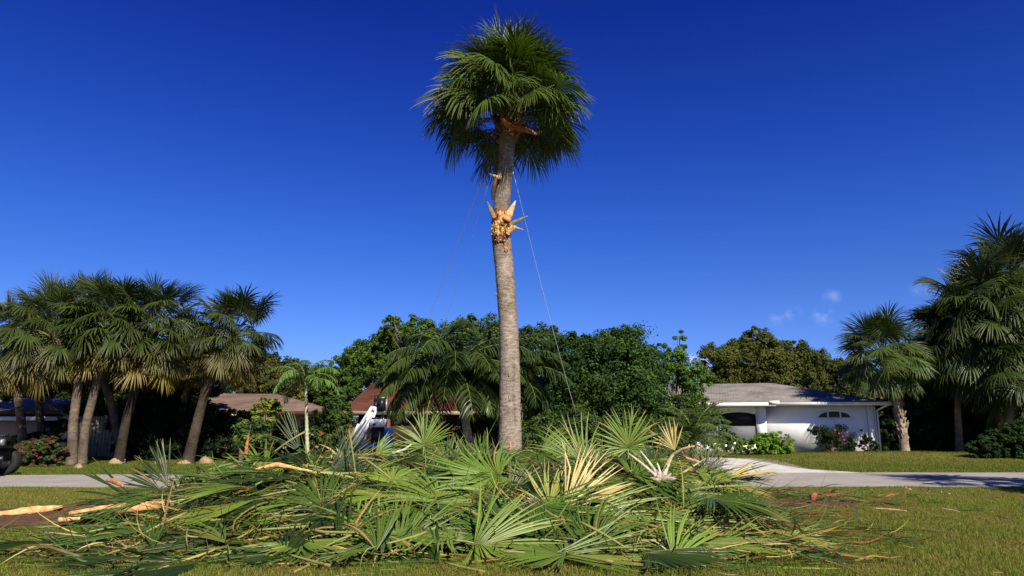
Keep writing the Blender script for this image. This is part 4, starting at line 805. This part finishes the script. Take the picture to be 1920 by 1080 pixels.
def tree(name, label, cat, Y, blobs, n, leaf, col, seed, foot=None, tr=.16, group=None, col2=None, shell=.55, clump=.26, limbs=True, var=.35, depth=.8):
    """blobs in picture terms: (px, py, radius px wide, radius px high)"""
    rng = np.random.default_rng(seed); s = Y/F; B = []
    for (px, py, rw, rh) in blobs:
        yy = Y+rng.uniform(-.5, .5)*rw*s*.5; B.append((at(px, py, yy), (rw*s, max(rw*s*depth, .2), rh*s)))
    fx = foot if foot is not None else blobs[0][0]; base = at(fx, 860, Y); base[2] = float(mound(base[0], Y)); root = thing(name, label, cat, base, 0, group)
    g = G()
    if limbs:
        for (c, r) in B:
            c2 = c-base; mid = c2*[.45, .45, .5]; P = np.array([[0, 0, 0], [mid[0]*.3, mid[1]*.3, mid[2]*.7], mid, c2*.8, c2+[0, 0, r[2]*.5]]); t = np.linspace(0, 1, 10); k_ = np.linspace(0, 1, 5)
            g.tube(np.stack([np.interp(t, k_, P[:, k]) for k in range(3)], -1), tr*(1-t)+.02, 7, jit=.15, rng=rng)
            for q in range(7):
                a0 = c2*rng.uniform(.55, .95); e_ = c2+nrm(rng.normal(size=3))*np.array(r)*.85; g.tube(np.array([a0, (a0+e_)/2+rng.normal(size=3)*.1, e_]), [tr*.3, tr*.16, .006], 4, jit=.1, rng=rng)
        g.obj('trunk', M_BARKD, root, True)
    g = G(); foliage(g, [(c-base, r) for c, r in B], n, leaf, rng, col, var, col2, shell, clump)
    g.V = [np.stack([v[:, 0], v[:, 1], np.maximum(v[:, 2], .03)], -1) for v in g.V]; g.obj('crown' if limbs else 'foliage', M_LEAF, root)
    return root
DG = (.036, .070, .016); MG = (.07, .13, .022); OL = (.068, .092, .018); OLB = (.085, .088, .02)
tree('dense_tree', 'big dense dark green tree right of the trunk, left of the white house', 'tree', 34, [(1150, 720, 100, 105), (1090, 690, 60, 75), (1200, 745, 58, 85), (1135, 800, 110, 50), (1165, 640, 40, 30), (1085, 655, 30, 35), (1220, 690, 35, 40)], 60000, .13, DG, 1, tr=.22, col2=MG)
tree('dense_tree', 'dense green tree just right of the trunk, behind the feather palm', 'tree', 37, [(1005, 680, 55, 72), (1025, 760, 60, 60), (985, 640, 25, 32), (1035, 640, 22, 30)], 22000, .13, DG, 2, col2=MG)
tree('shade_tree', 'bright green tree behind the red-brown roof at its left', 'tree', 46, [(690, 690, 50, 45), (720, 670, 50, 55), (655, 700, 32, 38), (740, 640, 42, 38), (800, 690, 45, 45)], 24000, .16, (.085, .15, .022), 3, col2=DG)
tree('shade_tree', 'leafy tree behind the feather palms, top showing above them', 'tree', 44, [(860, 650, 60, 50), (920, 650, 50, 50), (790, 640, 40, 42), (730, 612, 18, 20), (880, 610, 22, 14)], 20000, .15, (.06, .11, .02), 4, col2=DG)
tree('slender_tree', 'spindly open-crowned tree between the dense tree and the olive ones', 'tree', 38, [(1262, 690, 30, 42), (1275, 645, 14, 26), (1285, 700, 35, 35), (1245, 660, 16, 20), (1310, 720, 30, 28), (1290, 760, 34, 26), (1330, 775, 26, 22), (1275, 790, 34, 24)], 9500, .12, (.075, .14, .025), 5, shell=.2, clump=.4, tr=.08)
tree('oak_tree', 'wide olive-brown tree behind the white house roof', 'tree', 50, [(1400, 685, 62, 48), (1350, 680, 38, 40), (1455, 690, 55, 45), (1420, 648, 50, 26), (1370, 715, 60, 25)], 34000, .15, OL, 6, col2=OLB, tr=.25)
tree('oak_tree', 'olive tree behind the right end of the white house roof', 'tree', 50, [(1510, 690, 45, 42), (1540, 700, 40, 45), (1490, 665, 32, 28), (1470, 720, 60, 25), (1590, 715, 45, 40)], 26000, .15, (.07, .085, .022), 7, col2=OLB, tr=.25)
tree('oak_tree', 'dark olive tree behind the slender young palm', 'tree', 42, [(530, 715, 50, 42), (480, 700, 40, 45), (600, 725, 38, 32), (450, 690, 35, 40), (560, 740, 60, 28)], 26000, .15, (.052, .065, .018), 8, col2=(.10, .085, .02), tr=.2)
tree('shade_tree', 'mid green tree left of the red-brown roof', 'tree', 41, [(630, 735, 32, 38), (615, 710, 24, 26), (655, 745, 28, 28)], 13000, .13, (.05, .09, .018), 9)
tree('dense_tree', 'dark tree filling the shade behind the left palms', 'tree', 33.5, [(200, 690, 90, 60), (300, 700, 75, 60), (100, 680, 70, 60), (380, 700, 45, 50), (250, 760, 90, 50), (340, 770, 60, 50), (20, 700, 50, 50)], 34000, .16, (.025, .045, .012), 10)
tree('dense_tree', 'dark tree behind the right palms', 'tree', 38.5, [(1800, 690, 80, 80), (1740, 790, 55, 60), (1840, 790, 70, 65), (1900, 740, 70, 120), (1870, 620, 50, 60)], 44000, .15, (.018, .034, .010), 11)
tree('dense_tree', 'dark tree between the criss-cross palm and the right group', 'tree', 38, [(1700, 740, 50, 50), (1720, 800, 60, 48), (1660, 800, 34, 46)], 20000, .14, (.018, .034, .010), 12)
# undergrowth and hedges
tree('shrub', 'green shrubbery under the dense tree behind the pile', 'shrub', 27, [(1010, 820, 60, 40), (1090, 815, 60, 42), (1170, 820, 55, 40), (1240, 825, 45, 38)], 22000, .09, (.045, .085, .02), 20, limbs=False)
tree('shrub', 'dark shrubbery below the feather palms left of the trunk', 'shrub', 27.5, [(840, 830, 50, 35), (910, 820, 50, 42), (800, 845, 30, 20)], 14000, .09, (.03, .055, .015), 21, limbs=False)
tree('shrub', 'leafy shrub left of the lift with a few red flowers', 'shrub', 29, [(620, 800, 34, 42), (590, 815, 26, 34), (640, 780, 24, 28)], 11000, .09, (.045, .085, .02), 22, limbs=False)
tree('shrub', 'bright green rounded hedge beside the driveway at the white house', 'shrub', 34, [(1440, 832, 30, 20), (1465, 832, 24, 20), (1410, 836, 24, 14), (1390, 842, 14, 8)], 9500, .085, (.11, .23, .02), 23, limbs=False, shell=.7, clump=.22, group=None)
tree('shrub', 'dark hibiscus with red flowers against the white wall', 'shrub', 35.6, [(1560, 828, 24, 24), (1580, 820, 20, 28), (1545, 815, 20, 14), (1530, 806, 12, 8), (1590, 838, 18, 14)], 3600, .09, (.025, .04, .013), 24, limbs=True, tr=.03, shell=.3, clump=.4)
tree('shrub', 'dark bush at the right corner of the white house', 'shrub', 35.4, [(1630, 836, 16, 16), (1618, 822, 8, 16)], 1600, .09, (.02, .036, .012), 25, limbs=True, tr=.03)
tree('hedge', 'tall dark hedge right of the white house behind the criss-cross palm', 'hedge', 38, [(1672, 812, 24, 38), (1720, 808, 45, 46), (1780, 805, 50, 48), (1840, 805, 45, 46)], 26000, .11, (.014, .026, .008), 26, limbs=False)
tree('hedge', 'leafy green hedge at the right edge of the far lawn', 'hedge', 30, [(1880, 830, 34, 30), (1910, 820, 30, 34), (1850, 840, 26, 20), (1960, 825, 40, 36)], 14000, .11, (.022, .042, .010), 27, limbs=False)
tree('hedge', 'rounded hedge with brown twigs below, next to the black vehicle', 'hedge', 25.5, [(70, 850, 46, 26), (100, 848, 26, 26), (40, 852, 34, 22)], 13000, .085, (.06, .085, .025), 28, limbs=False, shell=.8, col2=(.16, .075, .05), clump=.2)
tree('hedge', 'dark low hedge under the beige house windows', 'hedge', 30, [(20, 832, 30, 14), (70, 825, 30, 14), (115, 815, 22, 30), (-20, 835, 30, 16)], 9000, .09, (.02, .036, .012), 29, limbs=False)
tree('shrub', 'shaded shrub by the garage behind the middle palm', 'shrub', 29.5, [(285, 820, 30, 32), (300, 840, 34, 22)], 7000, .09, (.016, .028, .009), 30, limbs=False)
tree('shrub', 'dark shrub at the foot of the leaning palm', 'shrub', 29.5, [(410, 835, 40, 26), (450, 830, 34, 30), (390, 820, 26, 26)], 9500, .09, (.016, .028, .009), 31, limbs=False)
tree('shrub', 'dark shrubs under the brown roof behind the young palm', 'shrub', 30, [(490, 825, 34, 38), (530, 825, 34, 36), (560, 830, 30, 30)], 12000, .09, (.022, .04, .012), 32, limbs=False)
tree('shrub', 'upper yellow-leaved croton in front of the brown roof', 'shrub', 27, [(500, 760, 17, 13), (515, 772, 13, 11), (485, 768, 12, 9), (495, 785, 20, 12)], 620, .17, (.22, .26, .03), 33, limbs=True, tr=.03, shell=.05, clump=.6, col2=(.05, .09, .02))
tree('shrub', 'lower yellow-green croton over the upright orange sliver', 'shrub', 26.5, [(450, 797, 18, 11), (470, 802, 22, 15), (485, 815, 24, 18), (455, 820, 20, 16)], 1300, .13, (.06, .10, .022), 34, limbs=True, tr=.03, shell=.05, clump=.6, col2=(.14, .17, .03))
tree('shrub', 'light green bush between the date palm and the house windows', 'shrub', 32, [(1362, 818, 16, 24), (1375, 830, 18, 16), (1340, 835, 22, 14)], 5000, .08, (.09, .15, .03), 35, limbs=False)
tree('shrub', 'tall dark shrub behind the twin-stemmed palm trunks', 'shrub', 31, [(255, 790, 40, 50), (320, 780, 45, 55), (345, 830, 30, 30), (240, 840, 24, 26)], 20000, .09, (.014, .024, .008), 40, limbs=False)  # dense shrub; its near-black leaves also stand for the shade of palm crowns
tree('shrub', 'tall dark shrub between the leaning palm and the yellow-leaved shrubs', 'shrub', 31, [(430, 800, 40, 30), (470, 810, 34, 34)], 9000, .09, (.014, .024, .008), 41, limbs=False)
tree('hedge', 'near-black hedge added for the deep shade under the right palm group', 'hedge', 37.5, [(1770, 805, 45, 46), (1825, 800, 45, 50), (1730, 815, 36, 38), (1870, 800, 40, 46)], 34000, .09, (.010, .018, .006), 42, limbs=False)  # added hedge; its near-black leaf colour carries the shade under the palms
tree('dense_tree', 'dark tree beyond the beige house roofs at the far left', 'tree', 47, [(90, 725, 60, 34), (160, 730, 60, 34), (20, 725, 50, 34), (240, 735, 60, 34)], 20000, .15, (.028, .045, .012), 43)
tree('shrub', 'leafy shrub covering the left end of the white house eave', 'shrub', 33, [(1285, 768, 34, 28), (1325, 778, 28, 24), (1270, 800, 30, 30)], 11000, .09, (.06, .10, .022), 44, limbs=True, tr=.05)
# a wood far behind closes the view
rng = np.random.default_rng(99); g = G(); B = []
for x in np.arange(-75, 76, 5.5): B.append(((x, 66+rng.uniform(-4, 4), 2.6+rng.uniform(-.6, .4)), (4.2, 3, 2.6+rng.uniform(-.4, .6))))
foliage(g, B, 70000, .28, rng, (.035, .06, .016)); o = g.obj('far_wood', M_LEAF); o['kind'] = 'stuff'; o['label'] = 'far line of trees behind the houses'; o['category'] = 'trees'
# ground plants by the pile
def flowers(root, pts_, col, s, Y):
    for (px, py) in pts_:
        g = G(); c = at(px, py, Y)-np.array(root.location)
        for q in range(5):
            a = q*2*pi/5; g.add([c, c+np.array([cos(a-.4), -.2, sin(a-.4)])*s, c+np.array([cos(a), -.35, sin(a)])*s*1.2, c+np.array([cos(a+.4), -.2, sin(a+.4)])*s], [[0, 1, 2, 3]])
        g.obj('flower', M_FLOWER, root)
hb = [o for o in bpy.data.objects if o.get('label', '').startswith('dark hibiscus')][0]
flowers(hb, [(1573, 812), (1580, 818), (1588, 810), (1566, 806), (1583, 825)], 0, .045, 35.0)
hb = [o for o in bpy.data.objects if o.get('label', '').startswith('leafy shrub left')][0]
flowers(hb, [(601, 815), (605, 812), (658, 798)], 0, .05, 28.0)

for q, (px, py, lb) in enumerate([(1703, 932, 'bright green weed clump on the right lawn below the chip pair'), (1748, 944, 'small weed clump on the right lawn, right of the lone stick'), (1624, 919, 'little weed tuft at the road edge on the right'), (1820, 958, 'low weed clump near the right twigs')]):
    g = G(); p = gr(px, py); rg_ = np.random.default_rng(q); foliage(g, [((0, 0, .03), (.22, .12, .035)), ((.18, .05, .02), (.12, .1, .03))], 160, .035, rg_, (.09, .20, .02), shell=0, clump=1.2); tag(g.obj('weed', M_LEAF, None, loc=p), lb, 'weed', 'weeds on the right lawn')
# ---------------------------------------------------------------- houses
def hiproof(g, x0, x1, y0, y1, z0, zr, rx0, rx1, ry, th=.0):
    V = [(x0, y0, z0), (x1, y0, z0), (x1, y1, z0), (x0, y1, z0), (rx0, ry, zr), (rx1, ry, zr)]
    g.add(V, [[0, 1, 5, 4], [2, 3, 4, 5]], [[1, 2, 5], [3, 0, 4]])
# right: white ranch house, turned a little, its right end nearer
hc = np.array([(1627-960)/F*36.2, 36.2, 0])        # right front corner
Hn = thing('white_house', 'low white stucco house with grey hip roof beside the driveway', 'house', hc, R_(-17))
# local frame: x runs from 0 (right corner) to -13 (left), y into the house
g = G(); g.box((-6.2, 0, 0), (0, 9, 2.45)); g.obj('wall', M_WHITE, Hn)
g = G()                                             # wing walls round the big window
yw = -1.15
for a, b in (((-11.6, yw, 0), (-11.0, yw+.3, 2.42)), ((-5.85, yw, 0), (-5.35, 0, 2.42)), ((-11.0, yw, 0), (-5.85, yw+.3, .55)), ((-11.0, yw, 2.12), (-5.85, yw+.3, 2.42)), ((-11.6, yw+.3, 0), (-11.3, 9, 2.42)), ((-11.3, 8.7, 0), (-6.2, 9, 2.42))): g.box(a, b)
g.obj('wing_wall', M_WHITE, Hn)
def arch_top(g, x0, x1, y, z0, z1, rise, m=12, yd=.05):     # filler above a flat arch
    xs_ = np.linspace(x0, x1, m+1)
    for q in range(m):
        za = z1-rise*(2*(xs_[q]-(x0+x1)/2)/(x1-x0))**2; zb = z1-rise*(2*(xs_[q+1]-(x0+x1)/2)/(x1-x0))**2
        V = [(xs_[q], y, za), (xs_[q+1], y, zb), (xs_[q+1], y, z1+.02), (xs_[q], y, z1+.02)]; V += [(a_, b_+yd, c_) for a_, b_, c_ in V]
        g.add(V, [[0, 1, 2, 3], [7, 6, 5, 4], [0, 4, 5, 1]])
for (a, b) in ((-10.95, -7.75), (-7.65, -5.87)):
    g = G(); g.box((a, yw+.10, 1.45), (b, yw+.13, 2.12)); w = g.obj('window', M_GLASS, Hn)
    g = G(); g.box((a, yw+.09, .55), (b, yw+.12, 1.446)); g.obj('screen', M_SCREEN, w)
    g = G(); arch_top(g, a, b, yw+.02, 1.5, 2.12, .12); g.obj('arch', M_WHITE, w)
    g = G(); g.beam((b+.05, yw+.06, .55), (b+.05, yw+.06, 2.1), .09, .09); g.obj('mullion', M_TRIM, w)
# arched louvre window in the right wall
g = G(); wx0, wx1, wz0, wz1 = -2.75, -1.05, 1.83, 2.2; xs_ = np.linspace(wx0, wx1, 15); zt = lambda x: wz0+(wz1-wz0)*math.sqrt(max(0, 1-((x-(wx0+wx1)/2)/((wx1-wx0)/2))**2))
V = [(x, -.03, wz0) for x in xs_]+[(x, -.03, zt(x)+.001) for x in xs_]; g.add(V, [[q, q+1, q+16, q+15] for q in range(14)]); w = g.obj('window', M_GLASS, Hn)
g = G()
P = np.array([(x, -.05, zt(x)) for x in xs_]); g.tube(P, .05, 5); g.beam((wx0-.08, -.06, wz0-.03), (wx1+.08, -.06, wz0-.03), .08, .07)
for x in (-2.2, -1.6): g.beam((x, -.06, wz0), (x, -.06, zt(x)), .06, .05)
g.obj('frame', M_TRIM, w)
g = G(); [g.beam((wx0+.12, -.045, z), (wx1-.12, -.045, z+.0), .03, .012) for z in np.arange(wz0+.05, wz1-.14, .06)]; g.obj('louvre', M_SCREEN, w)
g = G(); g.box((-.32, -.08, 0), (-.12, .0, 2.45)); g.box((.02, -.03, 0), (.09, .05, 2.4)); g.obj('corner_board', M_TRIM, Hn)
g = G(); hiproof(g, -13.5, .75, -.8, 9.8, 2.60, 3.95, -10.5, -4.6, 4.5); g.obj('roof', M_ROOFG, Hn)
g = G(); hiproof(g, -12.3, -4.9, -1.95, 5.9, 2.57, 3.42, -9.0, -7.6, 2.6); g.obj('wing_roof', M_ROOFG, Hn)
g = G(); g.box((-4.9, -.83, 2.45), (.78, -.78, 2.62)); g.box((.73, -.775, 2.45), (.78, 9.8, 2.62)); g.box((-12.33, -1.99, 2.42), (-4.87, -1.94, 2.6)); g.box((-4.89, -1.935, 2.42), (-4.84, -.84, 2.6)); g.obj('fascia', M_TRIM, Hn)
g = G(); g.box((-12.3, -1.93, 2.43), (-4.9, yw+.0, 2.46)); g.box((-4.83, -.77, 2.455), (.72, -.003, 2.48)); g.obj('soffit', M_TRIM, Hn)
g = G(); g.box((-5.2, -2.03, 2.5), (-4.7, -1.2, 2.68)); g.obj('gutter_box', M_TRIM, Hn)
g = G(); g.beam((.55, -.7, 2.45), (.15, -.1, 2.2), .07, .07); g.beam((.15, -.1, 2.2), (.15, -.1, .1), .07, .07); g.obj('downpipe', M_TRIM, Hn)
g = G(); g.tube([(-4.2, -.05, 1.0), (-4.2, -.05, .75)], [.02, .11], 8); g.tube([(-4.2, -.05, .75), (-4.2, -.05, .6)], [.11, .03], 8); g.obj('wall_lamp', M_SCREEN, Hn)
# taller gable roof piece at its left, half hidden in leaves
pc = at(1300, 745, 44); g = G(); g.box((-2.6, 0, 0), (2.6, 5, pc[2]-.1)); H2 = thing('grey_roofed_house', 'pale grey-roofed house end half hidden by leaves left of the white house', 'house', (pc[0], 44, 0), R_(-10)); g.obj('wall', M_WHITE, H2)
g = G(); hiproof(g, -3, 3, -.5, 6, pc[2]-.1, pc[2]+1.0, -1.0, 1.0, 2.5); g.obj('roof', surf('bleached_shingle', (.5, .47, .43), .9, 5, .4), H2)
# centre: house with red-brown roof
pc = at(655, 773, 38); pr = at(700, 724, 42)
H3 = thing('brown_house', 'house with a red-brown shingle roof behind the white lift', 'house', (at(735, 773, 38)[0], 38, 0))
x0 = at(640, 775, 37.4)[0]-H3.location[0]; z0 = at(700, 775, 37.4)[2]; zr = at(740, 719, 41)[2]
g = G(); g.box((x0+.8, 0, 0), (6, 6, z0-.02)); g.obj('wall', M_BROWNW, H3)
rx0 = at(697, 722, 41)[0]-H3.location[0]
g = G(); hiproof(g, x0, 7, -.6, 7, z0+.1, zr, rx0, 4.0, 3.0); g.obj('roof', M_ROOFR, H3)
g = G(); g.box((x0, -.64, z0-.08), (7, -.58, z0+.12)); g.box((x0-.04, -.575, z0-.08), (x0+.02, 7, z0+.12)); g.obj('fascia', surf('tan_trim', (.35, .28, .2), .7, 4, .1), H3)
g = G()
for px in (726, 790): g.box((at(px, 800, 37.6)[0]-H3.location[0]-.14, -.4, 0), (at(px, 800, 37.6)[0]-H3.location[0]+.14, -.15, z0-.1))
g.obj('porch_post', M_REDPOST, H3)
# left: brown-roofed beige house
H4 = thing('beige_house', 'long beige house with brown-grey roof in the shade behind the left palms', 'house', (at(380, 770, 35)[0], 35, 0), R_(6))
zE = at(400, 772, 34.4)[2]; zR = at(450, 738, 39)[2]
g = G(); g.box((-9, 0, 0), (5.8, 8, zE)); g.obj('wall', M_BEIGE, H4)
g = G(); hiproof(g, -9.6, 6.4, -.8, 9, zE+.02, zR, -5, 2.6, 4); g.obj('roof', M_ROOFB, H4)
g = G(); g.box((-9.6, -.86, zE-.14), (6.4, -.80, zE+.04)); g.obj('fascia', M_BROWNW, H4)
g = G(); g.box((-3.9, -.06, .05), (-1.6, -.0, 1.9)); gd = g.obj('garage_door', M_WHITE, H4)
g = G(); [g.box((-3.88, -.085, z), (-1.62, -.062, z+.03)) for z in (.5, .95, 1.4)]; g.obj('door_rail', M_TRIM, gd)
g = G(); g.box((.35, -.1, .9), (.75, -.02, 2.1)); g.obj('shutter', M_TRIM, H4)
g = G(); g.box((-8.2, -.06, .5), (-6.6, -.0, 1.9)); g.obj('window', M_GLASS, H4)
g = G(); g.box((1.7, -.06, 1.0), (3.2, -.0, 2.0)); g.obj('window', M_GLASS, H4)
g = G(); g.tube([(.9, -.7, zE-.3), (.9, -.7, zE-.05)], [.1, .07], 7); g.box((.5, -.9, zE-.2), (2.6, -.87, zE-.12)); g.obj('gutter', M_STEELW, H4)
# far left: beige house with grey roof
H5 = thing('beige_house', 'beige house with a grey roof at the left edge of the photo', 'house', (at(40, 785, 34)[0], 34, 0), R_(10))
zE = at(60, 783, 33.5)[2]; zR = at(40, 752, 37)[2]
g = G(); g.box((-6, .0, 0), (1.0, 6, zE)); g.box((1.1, .8, 0), (3.4, 6, zE)); g.obj('wall', M_BEIGE, H5)
g = G(); hiproof(g, -6.6, 4.0, -.7, 7, zE+.02, zR+.15, -3.5, .4, 3); g.obj('roof', M_ROOFG, H5)
g = G(); g.box((-6.6, -.76, zE-.14), (4.0, -.7, zE+.05)); g.box((3.98, -.69, zE-.14), (4.04, 7, zE+.05)); g.obj('fascia', M_TRIM, H5)
g = G(); g.box((1.3, .72, .6), (2.6, .8, 1.4)); g.obj('window', M_TRIM, H5)
# pale wooden fence panel between the palms
g = G(); p = at(200, 850, 32.3)
for q in range(16): g.box((q*.16, 0, 0), (q*.16+.14, .04, 1.85+.0*q))
g.box((0, .045, .4), (2.6, .09, .5)); g.box((0, .045, 1.4), (2.6, .09, 1.5))
tag(g.obj('board_fence', surf('weathered_board', (.42, .36, .24), .9, 8, .5), None, loc=(p[0]-1.4, 32.3, 0)), 'weathered board fence panel behind the twin-stemmed palm', 'fence')
# right: tan-roofed house glimpsed between the palms
H6 = thing('tan_roofed_house', 'house with a tan roof glimpsed between the right palms', 'house', (at(1880, 745, 41)[0], 41, 0), R_(-8)); zE = at(1880, 742, 41)[2]; zR = at(1880, 706, 45)[2]
g = G(); g.box((-4.5, 0, 0), (6, 6, zE)); g.obj('wall', M_BEIGE, H6)
g = G(); hiproof(g, -5.2, 7, -.7, 7, zE+.02, zR, -2.5, 4, 3); g.obj('roof', M_ROOFT, H6); g = G(); g.box((-5.2, -.76, zE-.15), (7, -.7, zE+.05)); g.obj('fascia', M_TRIM, H6)

# ---------------------------------------------------------------- boom lift
YL = 24.0; bl = at(705, 870, YL); bl[2] = 0; LFT = thing('boom_lift', 'white and blue towable boom lift parked behind the pile in front of the red-brown roof', 'boom lift', bl)
def lp(px, py, dy=0): p = at(px, py, YL+dy); return p-bl
g = G(); g.beam(lp(652, 842), lp(701, 764), .20, .20); g.beam(lp(664, 842, -.1), lp(708, 768, -.1), .10, .10); g.beam(lp(698, 766, -.05), lp(709, 769, -.05), .16, .18); g.obj('boom_arm', M_STEELW, LFT)
g = G(); g.beam(lp(658, 826, -.25), lp(688, 781, -.25), .06, .05); g.obj('hydraulic_ram', M_METAL, LFT)
g = G(); g.beam(lp(664, 842, .3), lp(684, 800, .3), .35, .5); g.obj('turret', M_STEELW, LFT)
a = lp(713, 747); b = lp(723, 771); g = G(); g.box((a[0], -.35, b[2]), (b[0], .2, a[2])); g.obj('control_box', M_BLACK, LFT)
a = lp(702, 752); b = lp(708, 770); g = G(); g.box((a[0], -.1, b[2]), (b[0], .2, a[2])); g.tube([lp(705, 753), lp(705, 741)], [.07, .05], 7); g.obj('battery_pack', M_BLACK, LFT)
g = G(); g.beam(lp(709, 773), lp(724, 773), .6, .07); g.beam(lp(724, 773), lp(725, 748), .05, .05); g.beam(lp(712, 746), lp(722, 746), .05, .04); g.obj('platform_frame', M_METAL, LFT)
a = lp(697, 786); b = lp(722, 800); g = G(); g.box((a[0], -.3, b[2]), (b[0], .4, a[2])); bo = g.obj('motor_housing', M_STEELW, LFT)
g = G(); g.tube([lp(701, 796, -.33), lp(701, 796, -.28)], .05, 8); g.obj('latch', M_BLACK, bo)
g = G(); a = lp(698, 801); b = lp(720, 830); g.box((a[0], -.15, b[2]), (b[0], .3, a[2])); g.obj('engine_bay', M_BLACK, LFT)
a = lp(699, 783); b = lp(718, 787); g = G(); g.box((a[0], -.2, b[2]), (a[0]+.25, .3, a[2])); g.box((a[0]+.3, -.2, b[2]), (b[0], .3, a[2]+.03)); g.obj('control_panel', M_BLACK, LFT)
g = G(); g.beam(lp(718, 775), lp(720, 800), .05, .05); g.beam(lp(720, 800), lp(729, 845), .07, .07); g.obj('strut', M_METAL, LFT)
a = lp(722, 802); b = lp(733, 866); g = G(); g.box((a[0], -.15, b[2]), (b[0], .15, a[2])); g.box((a[0]-.05, -.25, -0.0), (b[0]+.05, .25, .06)); g.obj('outrigger', M_BLUE, LFT)
a = lp(672, 832); b = lp(722, 840); g = G(); g.box((a[0], -.3, b[2]), (b[0], .5, a[2])); g.obj('chassis', M_BLUE, LFT)
def wheel(parent, c, r, w, name='wheel', axis=1, hub=True):
    n = 24; ang = np.arange(n)*2*pi/n; prof = [(r*.55, -w/2), (r*.93, -w/2), (r, -w*.3), (r, w*.3), (r*.93, w/2), (r*.55, w/2)]
    V = []; 
    for (a_, b_) in prof:
        for t in ang:
            k = 1+.015*((int(t*n/(2*pi)) % 2)); p = [a_*k*cos(t), b_, a_*k*sin(t)]; p = p if axis == 1 else [p[1], p[0], p[2]]; V.append(p)
    m = len(prof); Q = [(q*n+i, q*n+(i+1) % n, ((q+1) % m)*n+(i+1) % n, ((q+1) % m)*n+i) for q in range(m) for i in range(n)]
    g = G(); g.add(np.array(V)+c, Q); wo = g.obj(name, M_RUBBER, parent)
    d = np.array([0, w*.42, 0]) if axis == 1 else np.array([w*.42, 0, 0])
    g = G(); g.tube([np.array(c)-d, np.array(c)-d*.6, np.array(c)+d*.6, np.array(c)+d], [r*.5, r*.56, r*.56, r*.5], 16); g.obj('rim', M_METAL, wo)
for px in (680, 712): wheel(LFT, lp(px, 850)*[1, 1, 0]+np.array([0, -.35, .33]), .33, .2)
# ---------------------------------------------------------------- black vehicle at the left edge
YV = 20.2; bv = at(-4, 885, YV); bv[2] = 0; VH = thing('utility_tractor', 'small black tractor-like utility vehicle on the road, cut by the left edge of the photo', 'utility vehicle', bv)
wheel(VH, (-.52, -.25, .40), .40, .28); wheel(VH, (-.52, 1.0, .40), .40, .28); wheel(VH, (-.15, -.1, .45), .24, .22, hub=False); wheel(VH, (-2.1, -.25, .42), .42, .3); wheel(VH, (-2.1, 1.0, .42), .42, .3)
g = G(); g.box((-2.6, .0, .42), (-.25, .8, .80)); g.box((-2.3, .05, .80), (-.2, .75, 1.0)); g.box((-1.2, .1, 1.0), (-.12, .7, 1.12)); g.obj('body', M_BLACK, VH)
g = G()
for q in range(10):
    t = pi*q/10; t2 = pi*(q+1)/10; g.beam((-.52-.5*cos(t), -.1, .42+.5*sin(t)), (-.52-.5*cos(t2), -.1, .42+.5*sin(t2)), .42, .04)
g.obj('mudguard', M_BLACK, VH)
g = G(); g.tube([(-.12, .1, .98), (-.02, .1, .98)], [.09, .10], 10); g.obj('headlight', M_METAL, VH)
g = G(); g.tube([(-.30, .1, 1.12), (-.30, .1, 1.17), (-.30, .1, 1.24)], [.07, .07, .03], 10); g.obj('beacon', M_ORANGE, VH)
g = G(); g.beam((-.2, .0, .5), (.0, .0, .5), .06, .06); g.beam((-2.0, .2, 1.0), (-2.0, .2, 1.9), .06, .06); g.beam((-2.0, .7, 1.0), (-2.0, .7, 1.9), .06, .06); g.beam((-2.0, .17, 1.9), (-2.0, .73, 1.9), .06, .06); g.obj('roll_bar', M_METAL, VH)
g = G(); g.box((-1.8, .2, 1.0), (-1.3, .6, 1.1)); g.box((-1.85, .2, 1.1), (-1.75, .6, 1.5)); g.obj('seat', M_BLACK, VH)
print('objects', len(bpy.data.objects), 'dup labels', sum(v-1 for v in used_labels.values() if v > 1))
